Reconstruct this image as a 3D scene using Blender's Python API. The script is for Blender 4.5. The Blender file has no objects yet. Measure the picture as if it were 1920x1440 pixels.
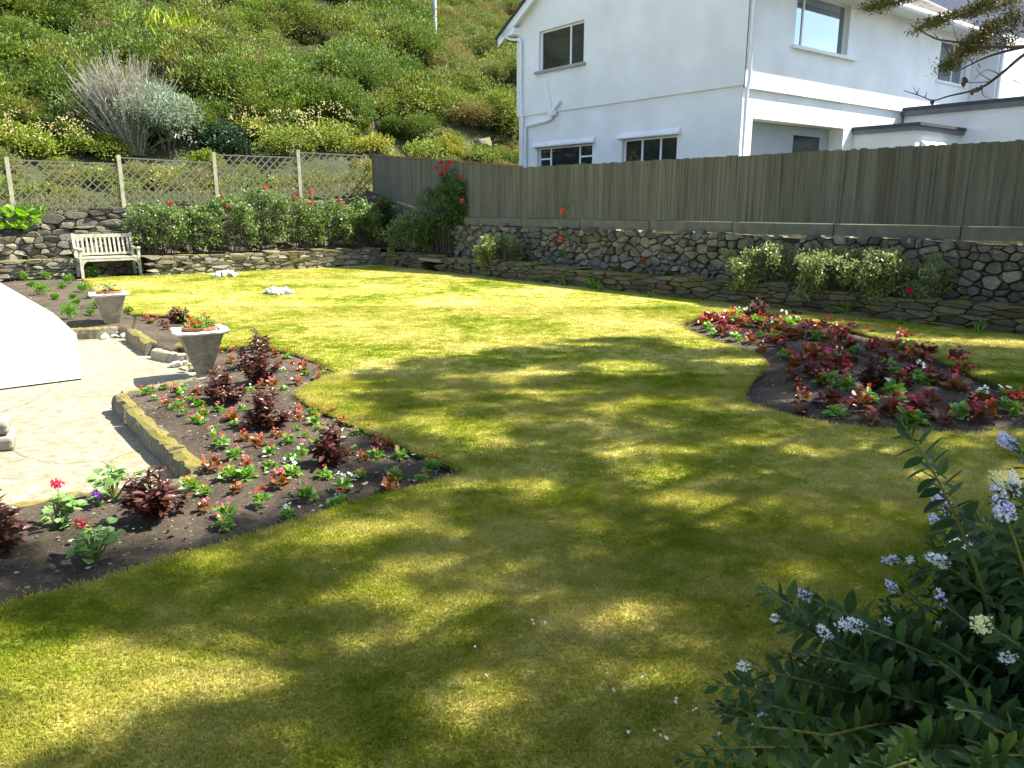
import bpy, math, random
import numpy as np
from mathutils import Vector, Matrix
from mathutils.geometry import tessellate_polygon
R=random.Random(7); rng=np.random.default_rng(11)
sc=bpy.context.scene; col=sc.collection
# ------------------------------------------------------------- camera, sky, sun, exposure
F=1430.; H=1.55; P=math.atan(335/1430.); cp,sp=math.cos(P),math.sin(P)
cam=bpy.data.cameras.new('camera'); co=bpy.data.objects.new('camera',cam); col.objects.link(co)
cam.sensor_width=36; cam.lens=36*F/1920; cam.clip_start=.05; cam.clip_end=2000
co.location=(0,0,H); co.rotation_euler=(math.pi/2-P,0,0); sc.camera=co
SEL=math.radians(52); SAZ=math.radians(11)
sunv=np.array([math.cos(SEL)*math.cos(SAZ),math.cos(SEL)*math.sin(SAZ),math.sin(SEL)])
sl=bpy.data.lights.new('sun','SUN'); sl.energy=5.; sl.angle=math.radians(.6); sl.color=(1,.95,.85)
so=bpy.data.objects.new('sun',sl); col.objects.link(so)
so.rotation_euler=Vector(sunv).to_track_quat('Z','Y').to_euler()
w=bpy.data.worlds.new('World'); sc.world=w; w.use_nodes=True
nt=w.node_tree; nt.nodes.clear()
def N(nt,t,**k):
    n=nt.nodes.new(t)
    for a,b in k.items(): setattr(n,a,b)
    return n
sky=N(nt,'ShaderNodeTexSky',sky_type='NISHITA',sun_disc=False,sun_elevation=SEL,sun_rotation=math.atan2(sunv[0],sunv[1]))
sky.air_density=1.0; sky.dust_density=.6
tc=N(nt,'ShaderNodeTexCoord'); nz=N(nt,'ShaderNodeTexNoise'); nz.inputs['Scale'].default_value=3.2; nz.inputs['Detail'].default_value=7
mp=N(nt,'ShaderNodeMapping'); mp.inputs['Scale'].default_value=(1,1,2.6)
cr=N(nt,'ShaderNodeValToRGB'); cr.color_ramp.elements[0].position=.57; cr.color_ramp.elements[1].position=.72
mx=N(nt,'ShaderNodeMixRGB'); mx.inputs[2].default_value=(9,9.3,10,1)
bg=N(nt,'ShaderNodeBackground'); bg.inputs[1].default_value=.105; wo=N(nt,'ShaderNodeOutputWorld')
L=nt.links.new
L(tc.outputs['Generated'],mp.inputs[0]); L(mp.outputs[0],nz.inputs['Vector']); L(nz.outputs['Fac'],cr.inputs[0]); L(cr.outputs[0],mx.inputs[0])
L(sky.outputs[0],mx.inputs[1]); L(mx.outputs[0],bg.inputs[0]); L(bg.outputs[0],wo.inputs[0])
sc.view_settings.view_transform='Standard'; sc.view_settings.look='None'; sc.view_settings.exposure=1.75; sc.view_settings.gamma=1
try: sc.cycles.use_denoising=True; sc.cycles.max_bounces=7; sc.cycles.transparent_max_bounces=8
except Exception: pass
# ------------------------------------------------------------- measuring helpers (where the photograph's points stand in the garden)
def ray(px,py): r=(px-960)/F; u=(720-py)/F; return np.array([r,cp+u*sp,-sp+u*cp])
def G(px,py,z=0.): d=ray(px,py); t=(z-H)/d[2]; return np.array([0,0,H])+t*d
def AT(px,py,Y): d=ray(px,py); return np.array([0,0,H])+d*Y/d[1]
def PX(p):
    q=np.array(p)-np.array([0,0,H]); f=q[1]*cp-q[2]*sp; return 960+F*q[0]/f,720-F*(q[1]*sp+q[2]*cp)/f
def nrm(v): v=np.array(v,float); return v/np.linalg.norm(v)
# ------------------------------------------------------------- object helpers
def tag(o,label=None,cat=None,group=None,kind=None):
    if label: o['label']=label
    if cat: o['category']=cat
    if group: o['group']=group
    if kind: o['kind']=kind
    return o
def empty(name,loc=(0,0,0),rz=0.):
    o=bpy.data.objects.new(name,None); o.empty_display_size=.2; col.objects.link(o); o.location=[float(x) for x in loc]; o.rotation_euler=(0,0,rz); return o
class MB:
    def __init__(s): s.v=[];s.q=[];s.t=[];s.n=0;s.qm=[];s.tm=[]
    def add(s,v,f,m=0):
        v=np.asarray(v,float).reshape(-1,3); f=np.asarray(f,int)
        if len(f)==0: return
        if f.shape[1]==4: s.q.append(f+s.n); s.qm.append(np.full(len(f),m))
        else: s.t.append(f+s.n); s.tm.append(np.full(len(f),m))
        s.v.append(v); s.n+=len(v)
    def ngon(s,pts,m=0):
        pts=np.asarray(pts,float); c=pts.mean(0); n=len(pts)
        s.add(np.vstack([pts,c]),[[i,(i+1)%n,n] for i in range(n)],m)
    def box(s,c,sz,X=(1,0,0),Y=(0,1,0),Z=(0,0,1),m=0):
        c=np.array(c,float); X=np.array(X,float)*sz[0]/2; Y=np.array(Y,float)*sz[1]/2; Z=np.array(Z,float)*sz[2]/2
        v=[c+i*X+j*Y+k*Z for k in(-1,1) for j in(-1,1) for i in(-1,1)]
        s.add(v,[[0,2,3,1],[4,5,7,6],[0,1,5,4],[2,6,7,3],[0,4,6,2],[1,3,7,5]],m)
    def bar(s,a,b,w,h,up=(0,0,1),m=0):
        a=np.array(a,float);b=np.array(b,float);d=b-a;l=np.linalg.norm(d);X=d/l
        Y=np.cross(up,X);Y=nrm(Y);Z=np.cross(X,Y); s.box((a+b)/2,(l,w,h),X,Y,Z,m)
    def tube(s,pts,rad,k=7,m=0,cap=True):
        pts=np.asarray(pts,float); n=len(pts); rad=np.broadcast_to(rad,(n,)) if np.ndim(rad)==0 else np.asarray(rad)
        T=np.gradient(pts,axis=0); T/=np.linalg.norm(T,axis=1)[:,None]+1e-9
        ref=np.array([0,0,1.]) if abs(T[0][2])<.9 else np.array([1.,0,0])
        A=np.cross(T,ref); A/=np.linalg.norm(A,axis=1)[:,None]+1e-9; B=np.cross(T,A)
        an=np.arange(k)*2*math.pi/k
        v=(pts[:,None]+rad[:,None,None]*(np.cos(an)[None,:,None]*A[:,None]+np.sin(an)[None,:,None]*B[:,None])).reshape(-1,3)
        f=[[i*k+j,i*k+(j+1)%k,(i+1)*k+(j+1)%k,(i+1)*k+j] for i in range(n-1) for j in range(k)]
        s.add(v,f,m)
        if cap:
            s.ngon(v[:k][::-1],m); s.ngon(v[-k:],m)
    def build(s,name,mats,parent=None,smooth=False,local=True):
        me=bpy.data.meshes.new(name); v=np.vstack(s.v)
        q=np.vstack(s.q) if s.q else np.zeros((0,4),int); t=np.vstack(s.t) if s.t else np.zeros((0,3),int)
        mi=np.concatenate(s.qm+s.tm); me.vertices.add(len(v)); me.vertices.foreach_set('co',v.astype(np.float32).ravel())
        lp=np.concatenate([q.ravel(),t.ravel()]); me.loops.add(len(lp)); me.loops.foreach_set('vertex_index',lp.astype(np.int32))
        st=np.concatenate([np.arange(len(q))*4,len(q)*4+np.arange(len(t))*3]); me.polygons.add(len(st))
        me.polygons.foreach_set('loop_start',st.astype(np.int32))
        if not isinstance(mats,(list,tuple)): mats=[mats]
        for m in mats: me.materials.append(m)
        me.polygons.foreach_set('material_index',mi.astype(np.int32))
        me.polygons.foreach_set('use_smooth',np.full(len(st),smooth)); me.update(calc_edges=True); me.validate()
        o=bpy.data.objects.new(name,me); col.objects.link(o)
        if parent: o.parent=parent
        return o
def dup(o,parent=None):
    c=o.copy(); col.objects.link(c)
    if parent: c.parent=parent
    for ch in list(o.children): dup(ch,c)
    return c
# leaves: arrays of folded blades
def unit(n):
    v=rng.normal(size=(n,3)); return v/np.linalg.norm(v,axis=1)[:,None]
def leaves(mb,Pt,D,Ln,Wd,fold=.2,m=0,hi=False,up=None,curl=0.):
    Pt=np.asarray(Pt,float);n=len(Pt)
    if n==0: return
    D=D/(np.linalg.norm(D,axis=1)[:,None]+1e-9); Ln=np.broadcast_to(Ln,(n,))[:,None]; Wd=np.broadcast_to(Wd,(n,))[:,None]
    U=unit(n)*.55+np.array([0,0,1.]) if up is None else up
    S=np.cross(D,U); S/=np.linalg.norm(S,axis=1)[:,None]+1e-9; Nn=np.cross(S,D)
    if not hi:
        v=np.stack([Pt,Pt+D*Ln*.5+S*Wd*.5+Nn*Wd*fold,Pt+D*Ln-Nn*Ln*curl,Pt+D*Ln*.5-S*Wd*.5+Nn*Wd*fold],1).reshape(-1,3)
        b=np.arange(n)[:,None]*4; mb.add(v,np.vstack([b+[0,1,2],b+[0,2,3]]),m)
    else:
        vs=[Pt]
        for t,wv in((.22,.78),(.5,1.),(.78,.66)):
            c=Pt+D*Ln*t-Nn*Ln*curl*t*t
            vs+=[c+S*Wd*.5*wv+Nn*Wd*fold*wv,c,c-S*Wd*.5*wv+Nn*Wd*fold*wv]
        vs.append(Pt+D*Ln-Nn*Ln*curl); v=np.stack(vs,1).reshape(-1,3); b=np.arange(n)[:,None]*11
        mb.add(v,np.vstack([b+[1,4,5,2],b+[2,5,6,3],b+[4,7,8,5],b+[5,8,9,6]]),m)
        k=mb.n-len(v); mb.t.append(np.vstack([b+[0,1,2],b+[0,2,3],b+[7,10,8],b+[8,10,9]])+k); mb.tm.append(np.full(4*n,m))
# ------------------------------------------------------------- materials
def mat(name): 
    m=bpy.data.materials.new(name); m.use_nodes=True; nt=m.node_tree; b=nt.nodes['Principled BSDF']; return m,nt,b
def ramp(nt,cols,pos=None,interp='LINEAR'):
    r=N(nt,'ShaderNodeValToRGB'); e=r.color_ramp.elements; r.color_ramp.interpolation=interp
    pos=pos or [i/(len(cols)-1) for i in range(len(cols))]
    while len(e)<len(cols): e.new(.5)
    for k,(c,p) in enumerate(zip(cols,pos)): e[k].position=p; e[k].color=(*c,1)
    return r
def noise(nt,scale,detail=5,co=None,rough=.55,vec=None,mscale=None):
    n=N(nt,'ShaderNodeTexNoise'); n.inputs['Scale'].default_value=scale; n.inputs['Detail'].default_value=detail; n.inputs['Roughness'].default_value=rough
    g=N(nt,'ShaderNodeNewGeometry'); src=g.outputs['Position'] if co is None else co
    if mscale:
        mp=N(nt,'ShaderNodeMapping'); mp.inputs['Scale'].default_value=mscale
        if vec: mp.inputs['Rotation'].default_value=vec
        nt.links.new(src,mp.inputs[0]); src=mp.outputs[0]
    nt.links.new(src,n.inputs['Vector']); return n
def mix(nt,a,b,fac,mode='MIX'):
    m=N(nt,'ShaderNodeMixRGB',blend_type=mode)
    for i,x in((1,a),(2,b),(0,fac)):
        if hasattr(x,'is_linked') or hasattr(x,'links'): nt.links.new(x,m.inputs[i])
        else: m.inputs[i].default_value=(*x,1) if isinstance(x,(tuple,list)) else x
    return m.outputs[0]
def bump(nt,b,h,st=.5,d=.02):
    bp=N(nt,'ShaderNodeBump'); bp.inputs['Strength'].default_value=st; bp.inputs['Distance'].default_value=d
    nt.links.new(h,bp.inputs['Height']); nt.links.new(bp.outputs[0],b.inputs['Normal']); return bp
def leafmat(name,cols,trans=.3,rough=.45,zone=None,spec=.35,zs=.35,inst=None):
    m,nt,b=mat(name); g=N(nt,'ShaderNodeNewGeometry'); r=ramp(nt,cols); L=nt.links.new
    L(g.outputs['Random Per Island'],r.inputs[0]); c=r.outputs[0]
    if zone:
        n=noise(nt,zs,3); rr=ramp(nt,[(0,0,0),(1,1,1)],[.42,.6]); L(n.outputs['Fac'],rr.inputs[0])
        r2=ramp(nt,zone); L(g.outputs['Random Per Island'],r2.inputs[0]); c=mix(nt,c,r2.outputs[0],rr.outputs[0])
    if inst:
        oi=N(nt,'ShaderNodeObjectInfo'); ri=ramp(nt,inst); L(oi.outputs['Random'],ri.inputs[0]); c=mix(nt,c,ri.outputs[0],1.,'MULTIPLY')
    L(c,b.inputs['Base Color']); b.inputs['Roughness'].default_value=rough; b.inputs['Specular IOR Level'].default_value=spec
    t=N(nt,'ShaderNodeBsdfTranslucent'); hs=N(nt,'ShaderNodeHueSaturation'); hs.inputs['Value'].default_value=1.5; hs.inputs['Saturation'].default_value=1.1
    L(c,hs.inputs['Color']); L(hs.outputs[0],t.inputs[0]); ms=N(nt,'ShaderNodeMixShader'); ms.inputs[0].default_value=trans
    L(b.outputs[0],ms.inputs[1]); L(t.outputs[0],ms.inputs[2]); L(ms.outputs[0],nt.nodes['Material Output'].inputs[0]); return m
def plain(name,c,rough=.6,var=.12,scale=6,bs=0.,bsc=80,spec=.4,metal=0):
    m,nt,b=mat(name); n=noise(nt,scale,6); r=ramp(nt,[tuple(x*(1-var) for x in c),tuple(min(1,x*(1+var)) for x in c)],[.3,.7])
    nt.links.new(n.outputs['Fac'],r.inputs[0]); nt.links.new(r.outputs[0],b.inputs['Base Color']); b.inputs['Roughness'].default_value=rough
    b.inputs['Specular IOR Level'].default_value=spec; b.inputs['Metallic'].default_value=metal
    if bs: bump(nt,b,noise(nt,bsc,5).outputs['Fac'],bs,.01)
    return m
def stonemat(name,cols,moss=(.10,.10,.02),mossamt=.5,lich=(.55,.55,.5)):
    m,nt,b=mat(name); L=nt.links.new; g=N(nt,'ShaderNodeNewGeometry'); r=ramp(nt,cols); L(g.outputs['Random Per Island'],r.inputs[0])
    n1=noise(nt,14,6,rough=.7); r1=ramp(nt,[(.55,.55,.55),(1.25,1.25,1.25)],[.3,.7]); L(n1.outputs['Fac'],r1.inputs[0])
    c=mix(nt,r.outputs[0],r1.outputs[0],1.,'MULTIPLY')
    n2=noise(nt,9,6,rough=.75); r2=ramp(nt,[(0,0,0),(1,1,1)],[.60,.66]); L(n2.outputs['Fac'],r2.inputs[0])
    f2=N(nt,'ShaderNodeMath',operation='MULTIPLY'); L(r2.outputs[0],f2.inputs[0]); f2.inputs[1].default_value=.6
    c=mix(nt,c,lich,f2.outputs[0])
    sx=N(nt,'ShaderNodeSeparateXYZ'); L(g.outputs['Normal'],sx.inputs[0]); n3=noise(nt,5,5)
    ad=N(nt,'ShaderNodeMath',operation='MULTIPLY_ADD'); L(sx.outputs[2],ad.inputs[0]); ad.inputs[1].default_value=.35; L(n3.outputs['Fac'],ad.inputs[2])
    r3=ramp(nt,[(0,0,0),(mossamt,)*3],[.60,.78]); L(ad.outputs[0],r3.inputs[0]); c=mix(nt,c,moss,r3.outputs[0])
    L(c,b.inputs['Base Color']); b.inputs['Roughness'].default_value=.9; b.inputs['Specular IOR Level'].default_value=.2
    bump(nt,b,noise(nt,45,8,rough=.7).outputs['Fac'],.8,.02); return m
M={}
M['rubble']=stonemat('rubble_stone',[(.08,.072,.052),(.16,.145,.105),(.29,.26,.18),(.11,.10,.08),(.21,.19,.14),(.14,.135,.11)],mossamt=.35)
M['slate']=stonemat('slate_stone',[(.11,.10,.08),(.22,.20,.15),(.32,.29,.22),(.16,.15,.12),(.27,.25,.21)],moss=(.16,.14,.02),mossamt=.85)
M['slatedark']=stonemat('mossy_slate_stone',[(.07,.06,.045),(.12,.11,.075),(.16,.14,.10),(.09,.08,.065),(.13,.12,.10)],moss=(.13,.12,.015),mossamt=.9,lich=(.25,.25,.2))
M['earth']=plain('dark_earth',(.035,.028,.02),.95,.4,20)
M['cut']=plain('cut_turf_edge',(.075,.07,.025),.95,.35,30,.8,60)
M['kerb']=stonemat('kerb_stone_mat',[(.15,.14,.10),(.20,.18,.13)],moss=(.20,.165,.025),mossamt=.8)
M['lichen']=stonemat('lichened_stone',[(.28,.26,.2),(.34,.31,.24)],moss=(.30,.28,.22),mossamt=.4,lich=(.5,.42,.25))
M['white_stone']=stonemat('white_stone',[(.62,.61,.57),(.78,.77,.73)],mossamt=.15)
# lawn: straw-yellow and green patches (real dry patches, keeps for ground sheet and blades)
def grassmat(name,blade):
    m,nt,b=mat(name); L=nt.links.new
    n1=noise(nt,.55,6,rough=.62); n2=noise(nt,3.2,5,rough=.7)
    a=N(nt,'ShaderNodeMath',operation='MULTIPLY_ADD'); L(n2.outputs['Fac'],a.inputs[0]); a.inputs[1].default_value=.55; L(n1.outputs['Fac'],a.inputs[2])
    r=ramp(nt,[(.145,.215,.013),(.30,.325,.032),(.46,.43,.10),(.60,.52,.20)],[.56,.68,.80,.96]); L(a.outputs[0],r.inputs[0]); c=r.outputs[0]
    if blade:
        g=N(nt,'ShaderNodeNewGeometry'); rr=ramp(nt,[(.72,.82,.6),(1,1,1),(1.25,1.2,1.15)],[0,.5,1]); L(g.outputs['Random Per Island'],rr.inputs[0]); c=mix(nt,c,rr.outputs[0],1.,'MULTIPLY')
    else:
        n3=noise(nt,120,4,rough=.8); rr=ramp(nt,[(.45,.45,.4),(1.3,1.3,1.3)],[.3,.7]); L(n3.outputs['Fac'],rr.inputs[0]); c=mix(nt,c,rr.outputs[0],1.,'MULTIPLY')
        bump(nt,b,n3.outputs['Fac'],.6,.02)
    L(c,b.inputs['Base Color']); b.inputs['Roughness'].default_value=.75; b.inputs['Specular IOR Level'].default_value=.15
    if blade:
        t=N(nt,'ShaderNodeBsdfTranslucent'); L(c,t.inputs[0]); ms=N(nt,'ShaderNodeMixShader'); ms.inputs[0].default_value=.35
        L(b.outputs[0],ms.inputs[1]); L(t.outputs[0],ms.inputs[2]); L(ms.outputs[0],nt.nodes['Material Output'].inputs[0])
    return m
M['lawn']=grassmat('lawn_turf',False); M['blade']=grassmat('lawn_blade',True)
m,nt_,b=mat('garden_soil'); n=noise(nt_,30,8,rough=.8); r=ramp(nt_,[(.05,.038,.026),(.125,.098,.068),(.22,.18,.135)],[.3,.55,.8]); nt_.links.new(n.outputs['Fac'],r.inputs[0])
n4=noise(nt_,1.7,3); r4=ramp(nt_,[(.65,.65,.65),(1.15,1.15,1.15)],[.35,.65]); nt_.links.new(n4.outputs['Fac'],r4.inputs[0])
nt_.links.new(mix(nt_,r.outputs[0],r4.outputs[0],1.,'MULTIPLY'),b.inputs['Base Color']); b.inputs['Roughness'].default_value=.95; b.inputs['Specular IOR Level'].default_value=.15
bump(nt_,b,noise(nt_,60,8,rough=.8).outputs['Fac'],1.,.03); M['soil']=m
# paved path: big worn flags, lichen and moss in the joints
m,nt_,b=mat('stone_path'); L=nt_.links.new
g=N(nt_,'ShaderNodeNewGeometry'); dn=noise(nt_,2.5,4); vm=N(nt_,'ShaderNodeVectorMath',operation='MULTIPLY_ADD'); L(dn.outputs['Color'],vm.inputs[0]); vm.inputs[1].default_value=(.35,.35,0); L(g.outputs['Position'],vm.inputs[2])
vo=N(nt_,'ShaderNodeTexVoronoi',feature='DISTANCE_TO_EDGE'); vo.inputs['Scale'].default_value=.85; L(vm.outputs[0],vo.inputs['Vector'])
rj=ramp(nt_,[(0,0,0),(1,1,1)],[.002,.012]); L(vo.outputs['Distance'],rj.inputs[0])
na=noise(nt_,11,9,rough=.8); ra=ramp(nt_,[(.13,.108,.062),(.225,.20,.132),(.33,.305,.23)],[.32,.5,.66]); L(na.outputs['Fac'],ra.inputs[0])
nb_=noise(nt_,1.6,8,rough=.7); rb=ramp(nt_,[(0,0,0),(.75,.75,.75)],[.58,.66]); L(nb_.outputs['Fac'],rb.inputs[0])
c=mix(nt_,ra.outputs[0],(.20,.18,.045),rb.outputs[0]); c=mix(nt_,(.155,.135,.075),c,rj.outputs[0]); L(c,b.inputs['Base Color']); b.inputs['Roughness'].default_value=.9
hm=N(nt_,'ShaderNodeMath',operation='MULTIPLY_ADD'); L(na.outputs['Fac'],hm.inputs[0]); hm.inputs[1].default_value=.5; L(rj.outputs[0],hm.inputs[2]); bump(nt_,b,hm.outputs[0],.35,.02); M['path']=m
M['white']=plain('white_render',(.79,.79,.78),.85,.075,1.1,.7,90,.2)
M['whitewall']=plain('whitewashed_render',(.82,.81,.77),.85,.03,3,.25,25,.2)
M['upvc']=plain('white_frame',(.82,.83,.84),.35,.02)
M['greysill']=plain('grey_sill',(.30,.31,.33),.6,.1)
M['felt']=plain('grey_felt',(.16,.17,.19),.85,.12,5)
M['lead']=plain('dark_fascia',(.05,.055,.06),.7,.2,5)
M['garage']=plain('grey_boarding',(.34,.37,.40),.6,.05,3)
m,nt_,b=mat('window_glass'); b.inputs['Base Color'].default_value=(.02,.025,.03,1); b.inputs['Roughness'].default_value=.015; b.inputs['IOR'].default_value=1.55; M['glass']=m
m,nt_,b=mat('reflective_glass'); b.inputs['Base Color'].default_value=(.34,.38,.44,1); b.inputs['Roughness'].default_value=.02; b.inputs['Metallic'].default_value=1.; M['glassr']=m
m,nt_,b=mat('roof_tiles'); n=noise(nt_,18,5); g=N(nt_,'ShaderNodeNewGeometry'); r=ramp(nt_,[(.12,.095,.08),(.21,.17,.15),(.28,.25,.22)]); nt_.links.new(g.outputs['Random Per Island'],r.inputs[0])
nt_.links.new(mix(nt_,r.outputs[0],n.outputs['Fac'],.25,'MULTIPLY'),b.inputs['Base Color']); b.inputs['Roughness'].default_value=.85; M['tile']=m
M['slateroof']=plain('blue_slate',(.055,.065,.09),.6,.2,8)
# weathered fence boards: grey-brown with vertical streaks
def boardmat(name,base,streak,ang):
    m,nt,b=mat(name); L=nt.links.new; g=N(nt,'ShaderNodeNewGeometry')
    r0=ramp(nt,[tuple(x*.88 for x in base),base,tuple(x*1.13 for x in base)]); L(g.outputs['Random Per Island'],r0.inputs[0])
    n1=noise(nt,1.,7,rough=.75,mscale=(26,26,.6)); r1=ramp(nt,[(.45,.42,.36),(.95,.95,.93),(1.28,1.28,1.25)],[.33,.5,.72]); L(n1.outputs['Fac'],r1.inputs[0])
    c=mix(nt,r0.outputs[0],r1.outputs[0],1.,'MULTIPLY')
    n2=noise(nt,1.,4,mscale=(4.5,4.5,.25)); r2=ramp(nt,[(0,0,0),(.55,.55,.55)],[.54,.70]); L(n2.outputs['Fac'],r2.inputs[0]); c=mix(nt,c,streak,r2.outputs[0])
    n3=noise(nt,9,6,rough=.8); r3=ramp(nt,[(0,0,0),(.6,.6,.6)],[.62,.72]); L(n3.outputs['Fac'],r3.inputs[0]); c=mix(nt,c,(.05,.05,.035),r3.outputs[0])
    L(c,b.inputs['Base Color']); b.inputs['Roughness'].default_value=.9; b.inputs['Specular IOR Level'].default_value=.15; bump(nt,b,n1.outputs['Fac'],.5,.01); return m
M['board']=boardmat('weathered_board',(.128,.126,.102),(.066,.05,.032),0)
M['gravel']=plain('concrete_gravel_board',(.13,.128,.10),.9,.22,6,.3,80)
M['post']=plain('grey_green_post',(.34,.32,.22),.85,.2,9,.4,60)
M['lath']=plain('grey_lath',(.125,.125,.085),.85,.15,9)
M['net']=plain('green_netting',(.06,.12,.08),.8,.15)
M['benchwood']=stonemat('lichened_teak',[(.42,.40,.30),(.50,.48,.38)],moss=(.45,.43,.2),mossamt=.3,lich=(.72,.71,.62))
M['bark']=stonemat('conifer_bark',[(.09,.07,.05),(.12,.095,.07)],mossamt=.3,lich=(.2,.2,.17))
M['twig']=plain('thin_twig',(.10,.075,.06),.9,.2)
M['greytwig']=plain('bleached_twig',(.33,.31,.23),.9,.2,12)
M['stem']=leafmat('green_stem',[(.10,.15,.03),(.16,.17,.05)],.1)
M['hebestem']=leafmat('hebe_stem',[(.14,.17,.03),(.18,.19,.05)],.1)
M['hebe']=leafmat('hebe_leaf',[(.022,.05,.012),(.04,.085,.02),(.07,.12,.028)],.25,.5,spec=.2)
M['hebeshade']=leafmat('hebe_inner_shade_leaf',[(.018,.04,.012),(.04,.07,.02),(.05,.075,.02)],.15,.5)
M['lilac']=leafmat('lilac_petal',[(.42,.42,.75),(.62,.60,.82),(.75,.75,.85)],.35,.6)
M['palepet']=leafmat('white_petal',[(.72,.74,.78),(.82,.82,.80)],.35,.6)
M['cream']=leafmat('cream_petal',[(.72,.70,.45),(.66,.68,.40)],.35,.6)
M['needle']=leafmat('conifer_needles',[(.035,.055,.02),(.06,.085,.025),(.12,.12,.03)],.2,.6)
M['bough']=leafmat('olive_needles',[(.05,.06,.02),(.12,.12,.03),(.24,.20,.05)],.25,.6)
M['rose_l']=leafmat('rose_leaf',[(.05,.10,.02),(.10,.17,.035),(.17,.24,.06),(.22,.27,.09)],.3,.35,spec=.5)
M['rose_d']=leafmat('dark_rose_leaf',[(.03,.08,.015),(.06,.14,.025),(.12,.20,.04)],.3,.4)
M['shrub_l']=leafmat('pale_shrub_leaf',[(.11,.16,.04),(.20,.25,.08),(.30,.33,.13)],.3,.35,spec=.5)
M['red']=leafmat('red_petal',[(.45,.02,.02),(.65,.04,.03),(.7,.10,.05)],.3,.5)
M['crimson']=leafmat('crimson_petal',[(.45,.01,.05),(.65,.03,.10)],.3,.5)
M['pink']=leafmat('pink_petal',[(.72,.08,.20),(.78,.22,.35)],.35,.5)
M['coral']=leafmat('coral_petal',[(.75,.12,.10),(.8,.22,.16)],.35,.5)
M['violet']=leafmat('violet_petal',[(.5,.15,.70),(.62,.30,.8)],.35,.5)
M['whitep']=leafmat('bright_white_petal',[(.78,.78,.72),(.85,.85,.82)],.35,.5)
M['beg_g']=leafmat('begonia_green_leaf',[(.08,.19,.02),(.14,.28,.035),(.22,.36,.06)],.35,.3,spec=.6)
M['beg_b']=leafmat('begonia_bronze_leaf',[(.15,.04,.015),(.24,.09,.02),(.16,.13,.03)],.35,.3,spec=.6)
M['beg_d']=leafmat('begonia_dark_leaf',[(.07,.014,.012),(.13,.028,.018),(.19,.06,.02),(.09,.07,.02)],.3,.35,spec=.5)
M['dark']=leafmat('dark_red_leaf',[(.045,.012,.014),(.09,.025,.02),(.14,.05,.03),(.13,.11,.06)],.3,.35,spec=.5)
M['ger']=leafmat('geranium_leaf',[(.10,.20,.04),(.18,.30,.08),(.26,.37,.13)],.3,.5)
M['mari']=leafmat('bright_green_leaf',[(.07,.17,.02),(.13,.27,.03),(.20,.35,.06)],.35,.4)
M['terra']=plain('terracotta',(.33,.12,.06),.85,.15,12)
M['urn']=stonemat('urn_stone',[(.26,.24,.18),(.30,.27,.20)],moss=(.42,.40,.34),mossamt=.6,lich=(.34,.24,.12))
M['urntop']=stonemat('urn_rim_stone',[(.55,.54,.5),(.6,.59,.54)],mossamt=.2)
M['gorse']=leafmat('gorse_foliage',[(.06,.105,.022),(.11,.175,.035),(.18,.255,.055),(.23,.265,.085)],.2,.6,inst=[(.55,.62,.45),(.85,.88,.7),(1.25,1.02,.75),(.65,.70,.55),(1.15,1.12,.75),(1.2,.9,.8),(.75,.80,.6),(1.1,1.12,.7)])
M['scrub']=leafmat('scrub_foliage',[(.06,.11,.02),(.12,.20,.032),(.19,.28,.055),(.26,.31,.09)],.2,.65,zone=[(.16,.13,.08),(.19,.20,.06),(.32,.27,.18),(.14,.19,.045)],zs=.16,inst=[(.55,.62,.45),(.85,.88,.7),(1.25,1.02,.75),(.65,.70,.55),(1.15,1.12,.75),(1.2,.9,.8),(.75,.80,.6),(1.1,1.12,.7)])
M['heath']=leafmat('heather_foliage',[(.17,.13,.10),(.25,.20,.15),(.15,.17,.06),(.33,.28,.21)],.1,.7,inst=[(.55,.62,.45),(.85,.88,.7),(1.25,1.02,.75),(.65,.70,.55),(1.15,1.12,.75),(1.2,.9,.8),(.75,.80,.6),(1.1,1.12,.7)])
M['bramble']=leafmat('bramble_foliage',[(.10,.15,.02),(.18,.24,.04),(.28,.33,.07),(.36,.35,.14)],.3,.5,inst=[(.55,.62,.45),(.85,.88,.7),(1.25,1.02,.75),(.65,.70,.55),(1.15,1.12,.75),(1.2,.9,.8),(.75,.80,.6),(1.1,1.12,.7)])
M['silver']=leafmat('silver_leaf',[(.14,.19,.11),(.26,.32,.22),(.42,.46,.38)],.25,.4)
M['ivy']=leafmat('ivy_leaf',[(.015,.045,.015),(.035,.08,.03),(.08,.13,.07)],.15,.25,spec=.7)
M['iris']=leafmat('yellow_green_blade',[(.26,.32,.03),(.38,.42,.04),(.46,.48,.08)],.4,.5)
M['drygrass']=leafmat('dry_grass_blade',[(.30,.26,.09),(.42,.36,.14),(.20,.24,.05),(.50,.42,.2)],.3,.7)
M['honey']=leafmat('cream_blossom',[(.55,.48,.24),(.62,.50,.28)],.3,.6)
M['foxglove']=leafmat('foxglove_bell',[(.45,.15,.4),(.55,.25,.5)],.3,.6)
M['bigleaf']=leafmat('broad_fresh_leaf',[(.12,.26,.02),(.20,.36,.04),(.28,.42,.08)],.35,.35)
M['pole']=plain('grey_pole',(.34,.36,.38),.8,.1,3)
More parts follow.
